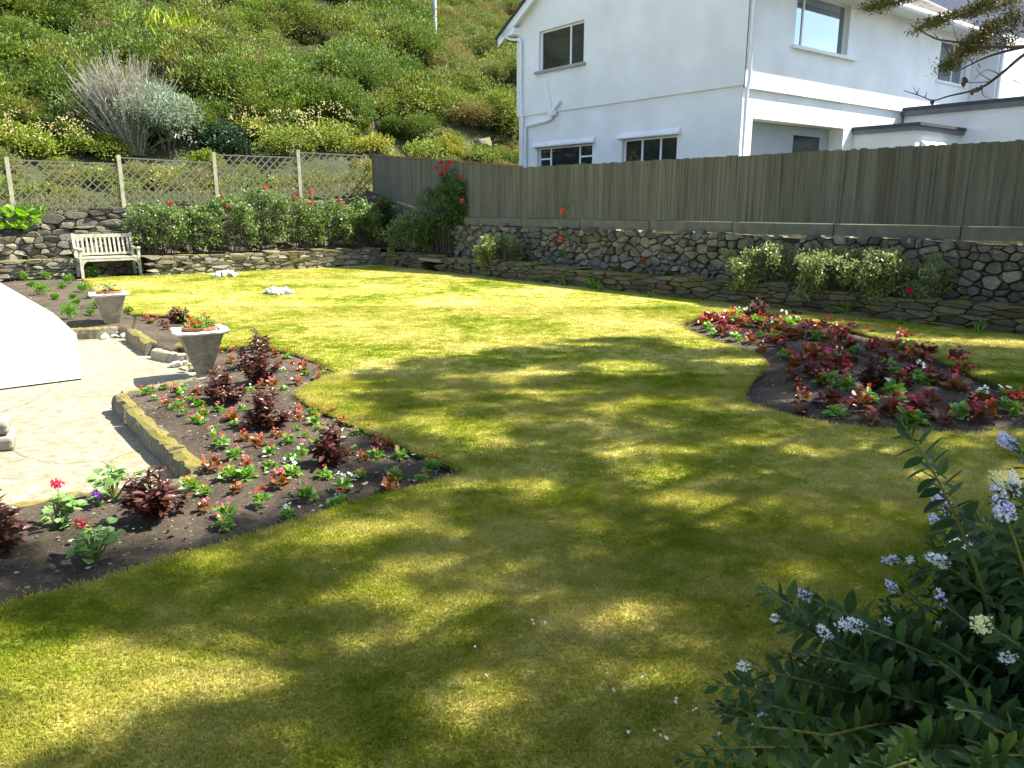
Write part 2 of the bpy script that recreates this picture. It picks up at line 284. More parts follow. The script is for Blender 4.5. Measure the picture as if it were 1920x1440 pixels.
# ------------------------------------------------------------- garden frames, measured in metres
B0=G(280,517)[:2]; B1=G(710,497)[:2]; db=(B1-B0)/np.linalg.norm(B1-B0); nb=np.array([-db[1],db[0]])
R0=B1; R1=G(1920,627)[:2]; dr=(R1-R0)/np.linalg.norm(R1-R0); nr=np.array([-dr[1],dr[0]])
def BK(s,o,z=0.): p=B0+db*s+nb*o; return np.array([p[0],p[1],z])
def RT(s,o,z=0.): p=R0+dr*s+nr*o; return np.array([p[0],p[1],z])
Lb=float(np.linalg.norm(B1-B0))
def vn(x,y,s=1.,seed=0):   # cheap value noise
    x=np.asarray(x)*s+seed*17.3; y=np.asarray(y)*s+seed*9.7; xi=np.floor(x);yi=np.floor(y);fx=x-xi;fy=y-yi;fx=fx*fx*(3-2*fx);fy=fy*fy*(3-2*fy)
    h=lambda a,b:(np.sin(a*127.1+b*311.7+seed)*43758.5453)%1.
    return (h(xi,yi)*(1-fx)+h(xi+1,yi)*fx)*(1-fy)+(h(xi,yi+1)*(1-fx)+h(xi+1,yi+1)*fx)*fy
def hill(x,y,fine=True):
    x=np.asarray(x,float);y=np.asarray(y,float)
    ob=(x-B0[0])*nb[0]+(y-B0[1])*nb[1]; sb=(x-B0[0])*db[0]+(y-B0[1])*db[1]
    base=1.42+.05*np.clip(sb+2,-3,9)
    # strip of flat dry grass, then the steep bank
    k=np.clip(ob-3.2,0,None); z=base+np.where(k<5,.055*k*k+.12*k,.055*25+.6+(k-5)*.52)
    far=np.clip(ob-34,0,None); z=z-far*.10
    z=z-.05*np.clip(sb-9,0,30)*np.clip(k/12,0,1)
    if fine: z=z+(vn(x,y,.22,1)-.5)*np.clip(k*.28,0,1.9)+(vn(x,y,.6,2)-.5)*np.clip(k*.1,0,.8)
    return z
def hillhit(px,py):
    d=ray(px,py); o=np.array([0,0,H]); t=20.
    while t<160:
        p=o+d*t
        if p[2]<hill(p[0],p[1]): return p
        t+=.15
    return p
def inpoly(x,y,poly):
    x=np.asarray(x,float);y=np.asarray(y,float);r=np.zeros(x.shape,bool);n=len(poly)
    for i in range(n):
        x0,y0=poly[i][:2];x1,y1=poly[(i+1)%n][:2]
        if y0==y1: continue
        c=((y0>y)!=(y1>y))&(x<(x1-x0)*(y-y0)/(y1-y0)+x0); r^=c
    return r
def pdist(x,y,poly):
    d=np.full(np.shape(x),1e9)
    for i in range(len(poly)):
        a=np.array(poly[i][:2]);b=np.array(poly[(i+1)%len(poly)][:2]);e=b-a;l=e@e+1e-9
        t=np.clip(((x-a[0])*e[0]+(y-a[1])*e[1])/l,0,1); d=np.minimum(d,np.hypot(x-a[0]-t*e[0],y-a[1]-t*e[1]))
    return d
def smoothpoly(pts,k=4,closed=True):
    pts=np.array(pts,float);n=len(pts);out=[]
    for i in range(n if closed else n-1):
        p0,p1,p2,p3=pts[(i-1)%n],pts[i],pts[(i+1)%n],pts[(i+2)%n]
        if not closed: p0=pts[max(i-1,0)];p3=pts[min(i+2,n-1)]
        for j in range(k):
            t=j/k; out.append(.5*((2*p1)+(-p0+p2)*t+(2*p0-5*p1+4*p2-p3)*t*t+(-p0+3*p1-3*p2+p3)*t**3))
    if not closed: out.append(pts[-1])
    return np.array(out)
def GP(l,z=0.): return [tuple(G(a,b,z)[:2]) for a,b in l]
# outline measured on the lawn
left_edge=[(0,1140),(150,1101),(300,1055),(430,1017),(550,980),(690,937),(800,910),(888,886),(820,856),(730,820),(650,785),(592,758),(558,736),(578,722),(638,697),(604,679),(560,662),(512,650),(470,648),(430,650),(390,652),(337,646),(385,628),(434,614),(400,601),(350,593),(310,590),(252,587),(215,570),(187,549),(162,525)]
le=[tuple(p) for p in GP(left_edge)]
far_left=[tuple(BK(-1.35,.0)[:2]),tuple(BK(-.1,.25)[:2]),tuple(BK(0,-.02)[:2]),tuple(BK(Lb,-.02)[:2])]
lawn_out=[(-2.6,2.2),(-3.4,1.2)]+le+far_left+[tuple(RT(17,-.02)[:2]),(9.5,-5),(-3.6,-5)]
isl_px=[(1275,606),(1325,592),(1420,584),(1500,597),(1600,617),(1700,647),(1800,687),(1920,737),(2060,790),(2080,812),(1920,806),(1830,813),(1700,808),(1560,796),(1470,777),(1405,757),(1387,740),(1402,712),(1430,688),(1424,670),(1395,655),(1340,640),(1295,622)]
island=[tuple(p) for p in smoothpoly(GP(isl_px),3)]
# ------------------------------------------------------------- the ground, the lawn, the beds, the path
mb=MB(); mb.add([(-500,-300,-.7),(500,-300,-.7),(500,700,-.7),(-500,700,-.7)],[[0,1,2,3]]); tag(mb.build('ground',M['earth']),kind='structure')
def slab(name,outer,holes,top,bot,m,jit=0.):
    loops=[outer]+holes; tri=tessellate_polygon([[Vector((*p,0)) for p in l] for l in loops]); flat=[p for l in loops for p in l]; n=len(flat)
    v=np.array([(x,y,top) for x,y in flat]+[(x,y,bot) for x,y in flat]); mb=MB()
    t=[]
    for a in tri:
        p=[flat[i] for i in a]; cr_=(p[1][0]-p[0][0])*(p[2][1]-p[0][1])-(p[1][1]-p[0][1])*(p[2][0]-p[0][0])
        t.append(list(a) if cr_>0 else list(a)[::-1])
    mb.add(v,t); s=0; q=[]
    for l in loops:
        k=len(l); q+=[[s+i,s+(i+1)%k,s+n+(i+1)%k,s+n+i] for i in range(k)]; s+=k
    mb.q.append(np.array(q)); mb.qm.append(np.ones(len(q),int)); return mb.build(name,[m,M['cut']])
tag(slab('lawn',lawn_out,[island],0.,-.3,M['lawn']),kind='structure')
mb=MB(); mb.add([(-16,-5,-.165),(1.5,-5,-.165),(1.5,19,-.165),(-16,19,-.165)],[[0,1,2,3]]); tag(mb.build('path',M['path']),kind='structure')
def soilbed(name,poly,step,base,mound,seed):
    P_=np.array(poly); x0,y0=P_.min(0)-.1; x1,y1=P_.max(0)+.1
    xs=np.arange(x0,x1,step); ys=np.arange(y0,y1,step); X,Y=np.meshgrid(xs,ys); ins=inpoly(X,Y,poly); D=pdist(X,Y,poly); sd=np.where(ins,D,-D)
    Z=base+mound*np.clip(sd/.8,0,1)**.7+(vn(X,Y,3,seed)-.5)*.035+(vn(X,Y,11,seed+1)-.5)*.022+(vn(X,Y,27,seed+2)-.5)*.014
    Z=np.where(sd<0,base+sd*3.-.01,Z); keep=sd>-.075
    idx=-np.ones(X.shape,int); idx[keep]=np.arange(keep.sum()); v=np.stack([X[keep],Y[keep],Z[keep]],1)
    a,b_,c_,d_=idx[:-1,:-1],idx[:-1,1:],idx[1:,1:],idx[1:,:-1]; ok=(a>=0)&(b_>=0)&(c_>=0)&(d_>=0)
    mb=MB(); mb.add(v,np.stack([a[ok],b_[ok],c_[ok],d_[ok]],1)); o=mb.build(name,M['soil'],smooth=True); tag(o,kind='structure'); return o
bed3=GP([(0,942),(100,922),(180,908),(260,899),(350,888),(372,868),(290,795),(225,735),(300,718),(365,706),(392,690),(392,655)])+le[20:0:-1][1:]
bed3=GP([(0,942),(100,922),(180,908),(260,899),(350,888),(372,868),(290,795),(220,736),(300,718),(372,705),(398,690),(395,655)])+[le[i] for i in range(19,-1,-1)]+[(-2.6,2.2),(-3.6,2.6),(-3.9,3.4)]
bed2=[le[i] for i in range(27,20,-1)]+GP([(330,648),(285,640),(245,612)])
bed1=[le[i] for i in range(30,26,-1)]+GP([(245,612),(212,608),(145,612),(60,625),(-250,640)])+[(-13.5,13.),tuple(BK(-6,.6)[:2]),tuple(BK(-1.4,.6)[:2])]
soilbed('left_bed_soil',bed3,.03,-.055,.05,3); soilbed('corner_bed_soil',bed2,.03,-.05,.03,5)
soilbed('back_bed_soil',bed1,.05,-.05,.05,8); soilbed('island_bed_soil',island,.035,-.075,.10,12)
def strip_bed(name,pts,z):
    mb=MB(); n=len(pts); mb.ngon([(p[0],p[1],z) for p in pts]); return tag(mb.build(name,M['soil']),kind='structure')
strip_bed('rose_bed_soil',[BK(-.1,.1),BK(Lb+.9,.1),BK(Lb+.9,1.9),BK(-.1,1.9)],.40)
strip_bed('terrace_bed_soil',[RT(-1.9,.12),RT(18,.12),RT(18,1.1),RT(-1.9,1.1)],.27)
strip_bed('corner_terrace_soil',[BK(-6,.7),BK(.1,.7),BK(.1,1.3),BK(-6,1.3)],.36)
# pebbles and shell grit in the beds
def pebbles(name,poly,n,smin,smax,zb,mt,label):
    P_=np.array(poly); x0,y0=P_.min(0); x1,y1=P_.max(0); mb=MB(); ico=np.array([(0,0,1),(.9,0,.35),(.28,.85,.35),(-.72,.53,.35),(-.72,-.53,.35),(.28,-.85,.35),(0,0,-.4)])
    fs=[[0,i,i%5+1] for i in range(1,6)]+[[6,i%5+1,i] for i in range(1,6)]; k=0
    while k<n:
        x=R.uniform(x0,x1);y=R.uniform(y0,y1)
        if not inpoly(np.array([x]),np.array([y]),poly)[0]: continue
        s=smin+(smax-smin)*R.random()**4; a=R.random()*6.28; c,s_=math.cos(a),math.sin(a); v=ico*np.array([s,s*R.uniform(.5,1),s*.5])*(1+rng.normal(0,.15,(7,3)))
        v=np.stack([v[:,0]*c-v[:,1]*s_,v[:,0]*s_+v[:,1]*c,v[:,2]],1)+np.array([x,y,zb+R.uniform(0,.012)]); mb.add(v,fs); k+=1
    return tag(mb.build(name,mt),label,'pebbles',kind='stuff')
M['peb']=stonemat('pebble_mix',[(.12,.10,.08),(.20,.18,.14),(.36,.34,.28),(.10,.08,.06)],mossamt=.1)
pebbles('bed_pebbles',bed3,2600,.004,.020,-.012,M['peb'],'small stones and grit strewn over the soil of the left flower bed')
pebbles('bed_pebbles',island,1500,.004,.018,.012,M['peb'],'small stones and grit strewn over the soil of the island flower bed')
pebbles('bed_pebbles',bed1,900,.008,.03,-.01,M['peb'],'small stones strewn over the soil of the far left bed')
# ------------------------------------------------------------- lawn grass: instanced tufts of mown blades
def proto_coll(name,objs):
    c=bpy.data.collections.new(name)
    for o in objs:
        c.objects.link(o); col.objects.unlink(o)
    return c
def scatter(name,pts,rots,scls,coll,seed=1):
    me=bpy.data.meshes.new(name); me.vertices.add(len(pts)); me.vertices.foreach_set('co',np.asarray(pts,np.float32).ravel())
    a=me.attributes.new('rot','FLOAT_VECTOR','POINT'); a.data.foreach_set('vector',np.asarray(rots,np.float32).ravel())
    a=me.attributes.new('scl','FLOAT_VECTOR','POINT'); s3=np.repeat(np.asarray(scls,np.float32)[:,None],3,1) if np.ndim(scls)==1 else np.asarray(scls,np.float32); a.data.foreach_set('vector',s3.ravel())
    o=bpy.data.objects.new(name,me); col.objects.link(o); ng=bpy.data.node_groups.new(name+'_nodes','GeometryNodeTree')
    ng.interface.new_socket('Geometry',in_out='INPUT',socket_type='NodeSocketGeometry'); ng.interface.new_socket('Geometry',in_out='OUTPUT',socket_type='NodeSocketGeometry')
    gi=ng.nodes.new('NodeGroupInput'); go=ng.nodes.new('NodeGroupOutput'); ip=ng.nodes.new('GeometryNodeInstanceOnPoints'); ci=ng.nodes.new('GeometryNodeCollectionInfo')
    ci.inputs['Collection'].default_value=coll; ci.inputs['Separate Children'].default_value=True; ci.inputs['Reset Children'].default_value=True
    ip.inputs['Pick Instance'].default_value=True; ri=ng.nodes.new('FunctionNodeRandomValue'); ri.data_type='INT'
    for s in ri.inputs:
        if s.type=='INT' and s.name=='Max': s.default_value=len(coll.objects)-1
        if s.type=='INT' and s.name=='Min': s.default_value=0
        if s.name=='Seed': s.default_value=seed
    out=[s for s in ri.outputs if s.type=='INT'][0]
    nr_=ng.nodes.new('GeometryNodeInputNamedAttribute'); nr_.data_type='FLOAT_VECTOR'; nr_.inputs['Name'].default_value='rot'
    ns=ng.nodes.new('GeometryNodeInputNamedAttribute'); ns.data_type='FLOAT_VECTOR'; ns.inputs['Name'].default_value='scl'
    l=ng.links.new; l(gi.outputs[0],ip.inputs['Points']); l(ci.outputs[0],ip.inputs['Instance']); l(out,ip.inputs['Instance Index'])
    l(nr_.outputs[0],ip.inputs['Rotation']); l(ns.outputs[0],ip.inputs['Scale']); l(ip.outputs[0],go.inputs[0])
    md=o.modifiers.new('scatter','NODES'); md.node_group=ng; return o
tufts=[]
for k in range(6):
    mb=MB(); n=16; p=np.stack([rng.normal(0,.018,n),rng.normal(0,.018,n),np.full(n,-.004)],1); d=np.stack([rng.normal(0,.45,n),rng.normal(0,.45,n),np.ones(n)],1)
    leaves(mb,p,d,rng.uniform(.010,.023,n),rng.uniform(.0018,.0034,n),.1,curl=.25); tufts.append(mb.build('grass_blades',M['blade']))
tc_=proto_coll('tufts',tufts)
def lawnpts(n,x0,x1,y0,y1):
    x=rng.uniform(x0,x1,n);y=rng.uniform(y0,y1,n); ok=inpoly(x,y,lawn_out)&~inpoly(x,y,island)&(np.abs(x)<y*.72+.9); return x[ok],y[ok]
xs,ys=[],[]
for n,y0,y1,x0,x1 in((42000,1.7,4.,-3,3),(52000,4,7.,-5,5.6),(42000,7,12.,-8,8),(26000,12,21,-11,5)):
    a,b_=lawnpts(n,x0,x1,y0,y1); xs.append(a);ys.append(b_)
x=np.concatenate(xs);y=np.concatenate(ys); n=len(x); s=1.+np.clip((y-5)/12,0,1)*1.1
sc3=np.stack([s*1.15,s*1.15,s*rng.uniform(.7,1.1,n)*np.where(y>9,.65,1.)],1)
o=scatter('lawn_grass',np.stack([x,y,np.zeros(n)],1),np.stack([np.zeros(n),np.zeros(n),rng.uniform(0,6.28,n)],1),sc3,tc_); tag(o,'short mown grass, yellowed in dry patches, over the whole lawn','grass',kind='stuff')
# longer uncut fringe round the beds and walls
fr=[];
def fringe(poly,closed,dens,inset):
    n=len(poly)
    for i in range(n if closed else n-1):
        a=np.array(poly[i]);b_=np.array(poly[(i+1)%n]);l=np.linalg.norm(b_-a); e=(b_-a)/max(l,1e-6); nn=np.array([-e[1],e[0]])
        for k in range(int(l*dens)):
            t=R.random(); p=a+(b_-a)*t+nn*R.uniform(-inset,inset); fr.append((p[0],p[1],-.012))
fringe(island,True,170,.012); fringe(le,False,170,.012); fringe([far_left[2],far_left[3]],False,60,.03)
ra=[tuple(RT(s_,-.03)[:2]) for s_ in np.arange(0,16,.5)]; fringe(ra,False,110,.05)
f=np.array(fr); n=len(f); o=scatter('lawn_edge_grass',f,np.stack([rng.normal(0,.25,n),rng.normal(0,.25,n),rng.uniform(0,6.28,n)],1),np.stack([np.full(n,1.2),np.full(n,1.2),rng.uniform(.8,1.7,n)],1),tc_,3)
tag(o,'longer grass fringe along the cut edges of the lawn','grass',kind='stuff')
# ------------------------------------------------------------- dry-stone walls: irregular cells of stone in courses
def clip(poly,nx,ny,c):
    out=[];n=len(poly)
    for i in range(n):
        a=poly[i];b_=poly[(i+1)%n];da=a[0]*nx+a[1]*ny-c;dbb=b_[0]*nx+b_[1]*ny-c
        if da<=0: out.append(a)
        if (da<0<dbb) or (dbb<0<da): t=da/(da-dbb); out.append((a[0]+(b_[0]-a[0])*t,a[1]+(b_[1]-a[1])*t))
    return out
def stonewall(name,fr_,s0,s1,zb,zt,cw,ch,mt,label,thick=.28,bulge=.035,gap=.006,seed=0,hole=None,batter=0.,group=None,jit=.49,ragged=.03):
    rr=random.Random(seed); asp=cw/ch; mb=MB(); pts=[]
    zmax=max(zt(s0),zt(s1),zt((s0+s1)/2)); nrow=int(math.ceil((zmax-zb)/ch)); ncol=int((s1-s0)/cw)+1
    grid={}
    for j in range(-1,nrow+2):
        for i in range(-1,ncol+2):
            p=((s0+(i+(.5 if j%2 else 0)+rr.uniform(-jit,jit))*cw)/asp,zb+(j+.5+rr.uniform(-jit,jit)*.8)*ch); grid[(i,j)]=(p[0],p[1],(rr.random()**2)*.55*ch*ch)
    for (i,j),p in grid.items():
        if i<0 or j<0 or i>ncol or j>nrow: continue
        top=zt(p[0]*asp)+rr.uniform(-ragged,ragged)
        if p[1]>top+.01 or not(s0<p[0]*asp<s1): continue
        poly=[(p[0]-3*ch,p[1]-3*ch),(p[0]+3*ch,p[1]-3*ch),(p[0]+3*ch,p[1]+3*ch),(p[0]-3*ch,p[1]+3*ch)]
        for dj in(-2,-1,0,1,2):
            for di in(-2,-1,0,1,2):
                q=grid.get((i+di,j+dj))
                if (di or dj) and q:
                    nx,ny=q[0]-p[0],q[1]-p[1]; poly=clip(poly,nx,ny,(q[0]**2-p[0]**2+q[1]**2-p[1]**2+p[2]-q[2])/2)
                    if len(poly)<3: break
            if len(poly)<3: break
        if len(poly)<3: continue
        poly=clip(poly,0,1,top); 
        if len(poly)>2: poly=clip(poly,0,-1,-zb)
        if len(poly)<3: continue
        poly=np.array([(a*asp,b_) for a,b_ in poly]); c=poly.mean(0)
        if hole and hole[0]<c[0]<hole[1] and c[1]<hole[2]: continue
        ext=poly-c; rad=np.linalg.norm(ext,axis=1).mean()
        if rad<.012: continue
        # chop corners so that stones look worn
        rnd=[]
        for k in range(len(poly)):
            a,b_,c2=poly[k-1],poly[k],poly[(k+1)%len(poly)]; rnd+= [b_+(a-b_)*rr.uniform(.06,.22), b_+(c2-b_)*rr.uniform(.06,.22)]
        poly=np.array(rnd); ext=poly-c; lens=np.linalg.norm(ext,axis=1)[:,None]; ext=ext*np.clip(1-gap/lens,.3,1)
        k=len(ext); ta,tb=rr.gauss(0,.2),rr.gauss(0,.26); o0=rr.uniform(-.3,1)*bulge
        def ring(sc_,dep): 
            e=ext*sc_; d_=dep+e[:,0]*ta+e[:,1]*tb; q=e+c; return [fr_(a,-(dd)-batter*(zmax-b_)*-1 if False else -dd,b_) for (a,b_),dd in zip(q,d_)]
        v=ring(.96,-thick)+ring(1.,o0-.02)+ring(.97,o0+.004)+ring(rr.uniform(.80,.92),o0+bulge*rr.uniform(.3,.6))+[fr_(c[0]+rr.gauss(0,.02),-(o0+bulge*rr.uniform(.35,.75)),c[1]+rr.gauss(0,.015))]
        fs=[[r_*k+m_,r_*k+(m_+1)%k,(r_+1)*k+(m_+1)%k,(r_+1)*k+m_] for r_ in range(3) for m_ in range(k)]; nb0=mb.n; mb.add(v,fs)
        mb.t.append(np.array([[nb0+3*k+m_,nb0+3*k+(m_+1)%k,nb0+4*k] for m_ in range(k)])); mb.tm.append(np.zeros(k,int))
    n=max(2,int((s1-s0)/.5)); ss=np.linspace(s0,s1,n)
    for a,b_ in zip(ss[:-1],ss[1:]):
        if hole and a<hole[1] and b_>hole[0]: z0=hole[2]
        else: z0=zb
        v=[fr_(a,.03,z0),fr_(b_,.03,z0),fr_(b_,.03,zt(b_)-.03),fr_(a,.03,zt(a)-.03),fr_(a,thick,z0),fr_(b_,thick,z0),fr_(b_,thick,zt(b_)-.03),fr_(a,thick,zt(a)-.03)]
        mb.add(v,[[0,1,2,3],[3,2,6,7],[5,4,7,6],[0,4,5,1]],1)
    if hole:
        v=[fr_(hole[0]-.3,thick+.1,zb),fr_(hole[1]+.3,thick+.1,zb),fr_(hole[1]+.3,thick+.1,hole[2]+.1),fr_(hole[0]-.3,thick+.1,hole[2]+.1)]; mb.add(v,[[0,1,2,3]],1)
    o=mb.build(name,[mt,M['earth']]); return tag(o,label,'stone wall',group)
off=lambda FR,o:(lambda s,d,z:FR(s,o+d,z))
cst=lambda z:(lambda s:z)
stonewall('dry_stone_wall',off(BK,0),.02,Lb+.1,-.02,cst(.45),.27,.075,M['slate'],'low pale dry stone wall in front of the back rose bed',seed=3)
stonewall('dry_stone_wall',off(RT,0),-.05,17,-.02,lambda s:.36+.02*math.sin(s*1.3),.30,.072,M['slatedark'],'low mossy dark stone wall edging the lawn on the right, with a drain opening',seed=4,hole=(2.05,2.75,.22))
stonewall('dry_stone_wall',off(BK,.6),-6,-1.42,-.02,cst(.42),.30,.07,M['slate'],'low dry stone wall left of the wooden bench',seed=5)
stonewall('dry_stone_wall',off(BK,1.05),-6,.35,-.02,cst(.97),.24,.13,M['rubble'],'rough stone wall directly behind the wooden bench',seed=6)
stonewall('dry_stone_wall',off(BK,1.78),-6,6.6,.3,lambda s:1.40+.045*(s+2.3),.34,.14,M['rubble'],'tall rough retaining wall below the trellis fence',seed=7,bulge=.05)
stonewall('dry_stone_wall',off(RT,1.0),-2.2,17,.2,lambda s:1.07+.02*math.sin(s*2.1)+(max(0,1.6-s)*.24),.175,.125,M['rubble'],'grey rubble stone wall under the long board fence',seed=8,bulge=.06,gap=.007,ragged=.05)
# drain slab over the opening
mb=MB(); v=[RT(1.95,-.05,.23),RT(2.85,-.07,.225),RT(2.85,.3,.225),RT(1.95,.3,.23)]
top=[p+np.array([0,0,.07]) for p in v]; mb.add(v+top,[[0,1,5,4],[1,2,6,5],[2,3,7,6],[3,0,4,7],[4,5,6,7],[3,2,1,0]]); tag(mb.build('lintel_stone',M['slate']),'mossy flat stone bridging the drain opening in the low wall','stone')
# ------------------------------------------------------------- board fence on the right
fe=empty('board_fence',RT(5,1.12,1.08)); tag(fe,'long weathered grey board fence on top of the rubble wall','fence'); fl=np.array(fe.location)
ftop=lambda s: 2.39 if s>4.45 else 2.39+(4.45-s)*.0865
def fz(s): return 1.13 if s>1.5 else 1.13+(1.5-s)*.17
edges=[-2.0,.1,2.3,4.45,6.3,8.15,10,11.85,13.7,15.5,17.2]
for a,b_ in zip(edges[:-1],edges[1:]):
    mb=MB(); x=a
    while x<b_-.01:
        wd=R.uniform(.06,.10); x2=min(x+wd,b_)
        if b_-x2<.05: x2=b_
        t0=ftop((x+x2)/2)+R.uniform(-.013,.009); z0=fz(x)+.14; dp=R.uniform(0,.0035); o0,o1=1.13-dp,1.145-dp
        v=[RT(x+.0004,o0+.001,z0),RT(x2-.0004,o0-.002,z0),RT(x2-.0004,o1+.01,z0),RT(x+.0004,o1+.01,z0)]; v+=[np.array([p[0],p[1],t0]) for p in v]
        mb.add(np.array(v)-fl,[[0,1,5,4],[1,2,6,5],[2,3,7,6],[3,0,4,7],[4,5,6,7]]); x=x2
    mb.build('panel',M['board'],fe)
    mb=MB(); v=[RT(a+.01,1.105,fz(a)-.05),RT(b_-.01,1.105,fz(b_)-.05),RT(b_-.01,1.15,fz(b_)-.05),RT(a+.01,1.15,fz(a)-.05)]; v2=[RT(a+.01,1.105,fz(a)+.125),RT(b_-.01,1.105,fz(b_)+.125),RT(b_-.01,1.15,fz(b_)+.125),RT(a+.01,1.15,fz(a)+.125)]
    mb.add(np.array(v+v2)-fl,[[0,1,5,4],[1,2,6,5],[2,3,7,6],[3,0,4,7],[4,5,6,7],[3,2,1,0]]); mb.build('gravel_board',M['gravel'],fe)
    mb=MB(); mb.box(RT(a,1.20,(ftop(a)+.5)/2)-fl,(.09,.08,ftop(a)-.55)); mb.build('post',M['post'],fe)
    if b_<4.5:
        mb=MB(); mb.bar(RT(a,1.13,ftop(a)+.02)-fl,RT(b_,1.13,ftop(b_)+.02)-fl,.05,.03); mb.build('capping_rail',plain('rusty_rail',(.20,.09,.045),.8,.25,9),fe)
# ------------------------------------------------------------- trellis fence on the back wall
tr=empty('trellis_fence',BK(2,2.,1.5)); tag(tr,'grey diamond trellis fence with square posts along the hillside','fence'); tl=np.array(tr.location)
ps=[-4.22,-2.34,-.08,2.11,4.30,6.40]; ptop=[2.47,2.60,2.72,2.86,3.0,3.0]
for s_,zt in list(zip(ps,ptop))[:-1]:
    mb=MB(); zb=1.25+.045*(s_+2.3); mb.box(BK(s_,2.,(zb+zt)/2)-tl,(.085,.085,zt-zb),(db[0],db[1],0),(nb[0],nb[1],0)); mb.build('post',M['post'],tr)
for k in range(len(ps)-1):
    a=ps[k]+.045;b_=ps[k+1]-.045; zt=ptop[k]-.07; zt2=zt-.03*(k%3); zb=1.46+.045*(a+2.3); mb=MB(); sp_=.185
    def lathz(s,z): return BK(s,2.,z)-tl
    Wd=b_-a; Hh=(zt+zt2)/2-zb
    for lay,sgn in((0,1),(1,-1)):
        c=-Hh
        while c<Wd+.01:
            # line: s=a+c+t, z=zb+t (sgn +) ; mirrored otherwise
            t0=max(0,-c);t1=min(Hh,Wd-c)
            if t1-t0>.05:
                p,q=(a+c+t0,zb+t0),(a+c+t1,zb+t1)
                if sgn<0: p,q=(a+b_-p[0],p[1]),(a+b_-q[0],q[1])
                o3=np.array([nb[0],nb[1],0])*(.008 if lay else -.008); mb.bar(lathz(*p)+o3,lathz(*q)+o3,.032 if not lay else .026,.012,up=np.cross([nb[0],nb[1],0],[0,0,1]) if False else (nb[0]*1.,nb[1]*1.,0.))
            c+=sp_*1.1
    # thin top rail: leaves a sagging edge
    mb.bar(lathz(a,zt)+[0,0,.01],lathz(b_,zt2)+[0,0,.01],.03,.03); mb.build('trellis_panel',M['lath'],tr)
    mb=MB(); o3=np.array([nb[0],nb[1],0])*.03
    for q in range(11): mb.bar(lathz(a,zb+.02+q*.028)+o3,lathz(b_,zb+.02+q*.028)+o3,.004,.013)
    mb.build('windbreak_netting',M['net'],tr)
# ------------------------------------------------------------- hillside
xs=np.concatenate([np.arange(-90,-30,2.5),np.arange(-30,24,.45),np.arange(24,110,2.5)]); ys=np.concatenate([np.arange(-4,10,1.),np.arange(10,40,.35),np.arange(40,75,.9),np.arange(75,190,4)])
X,Y=np.meshgrid(xs,ys); Z=hill(X,Y); ob=(X-B0[0])*nb[0]+(Y-B0[1])*nb[1]; orr=(X-R0[0])*nr[0]+(Y-R0[1])*nr[1]
hs=((X-5.)*.788+(Y-18)*.616); Z=np.where((orr>1.2)&(ob<6),np.minimum(Z,1.2+np.clip(ob,0,9)*.02),Z)
gar=(ob<2.3)&(orr<1.6); Z=np.where(gar,-.9,Z); k=len(xs); ii=np.arange(len(ys)*k).reshape(len(ys),k)
mb=MB(); mb.add(np.stack([X.ravel(),Y.ravel(),Z.ravel()],1),np.stack([ii[:-1,:-1].ravel(),ii[:-1,1:].ravel(),ii[1:,1:].ravel(),ii[1:,:-1].ravel()],1))
m,nt_,b=mat('hillside_turf'); L=nt_.links.new; n=noise(nt_,.35,8,rough=.7); r=ramp(nt_,[(.04,.055,.015),(.08,.10,.025),(.14,.15,.05),(.20,.18,.09)],[.3,.45,.6,.75]); L(n.outputs['Fac'],r.inputs[0])
n2=noise(nt_,6,6,rough=.8); r2=ramp(nt_,[(.5,.5,.5),(1.4,1.4,1.4)],[.3,.7]); L(n2.outputs['Fac'],r2.inputs[0]); L(mix(nt_,r.outputs[0],r2.outputs[0],1.,'MULTIPLY'),b.inputs['Base Color']); b.inputs['Roughness'].default_value=.95; bump(nt_,b,n2.outputs['Fac'],1.,.3)
tag(mb.build('hillside',m,smooth=True),kind='structure')
def puff(mb,c,r,n,ll,lw,m=0,squash=.75,shell=.55,up=.35,lump=0,fold=.2,hi=False):
    """a lumpy crown of n leaves: sub-clumps spread over an ellipsoid, leaves on each, gaps between"""
    c=np.array(c,float); nc=lump or max(5,int(n/45)); cd=unit(nc); cd[:,2]=np.abs(cd[:,2])*1.1-.25; cr_=rng.uniform(.45,1,nc)[:,None]*r*.72
    cc=c+cd*cr_*np.array([1,1,squash]); rs=rng.uniform(.22,.42,nc)*r; w_=rng.integers(0,nc,n); d=unit(n)
    p=cc[w_]+d*rs[w_][:,None]*rng.uniform(shell,1,n)[:,None]*np.array([1,1,.8]); D=d*.8+unit(n)*.5+np.array([0,0,up])
    leaves(mb,p,D,rng.uniform(.7,1.3,n)*ll,rng.uniform(.7,1.3,n)*lw,fold,m,hi=hi)
# dry grass strip behind the trellis
gt=[]
for k in range(4):
    mb=MB(); n=60; p=np.stack([rng.normal(0,.12,n),rng.normal(0,.12,n),np.zeros(n)],1); d=np.stack([rng.normal(0,.35,n),rng.normal(0,.35,n),np.ones(n)],1); leaves(mb,p,d,rng.uniform(.15,.42,n),rng.uniform(.012,.022,n),.1,curl=.35); gt.append(mb.build('grass_clump',M['drygrass']))
gc=proto_coll('dry',gt); n=900; s_=rng.uniform(-6,9.5,n); o_=rng.uniform(2.4,4.3,n); p=np.array([BK(a,b_) for a,b_ in zip(s_,o_)]); z=hill(p[:,0],p[:,1]); p[:,2]=z-.02
o=scatter('dry_grass',p,np.stack([np.zeros(n),np.zeros(n),rng.uniform(0,6.28,n)],1),rng.uniform(.5,1.15,n)*np.where(o_<3.4,.45,.8),gc,2); tag(o,'yellowed rough grass strip between the trellis and the hill scrub','grass',kind='stuff')
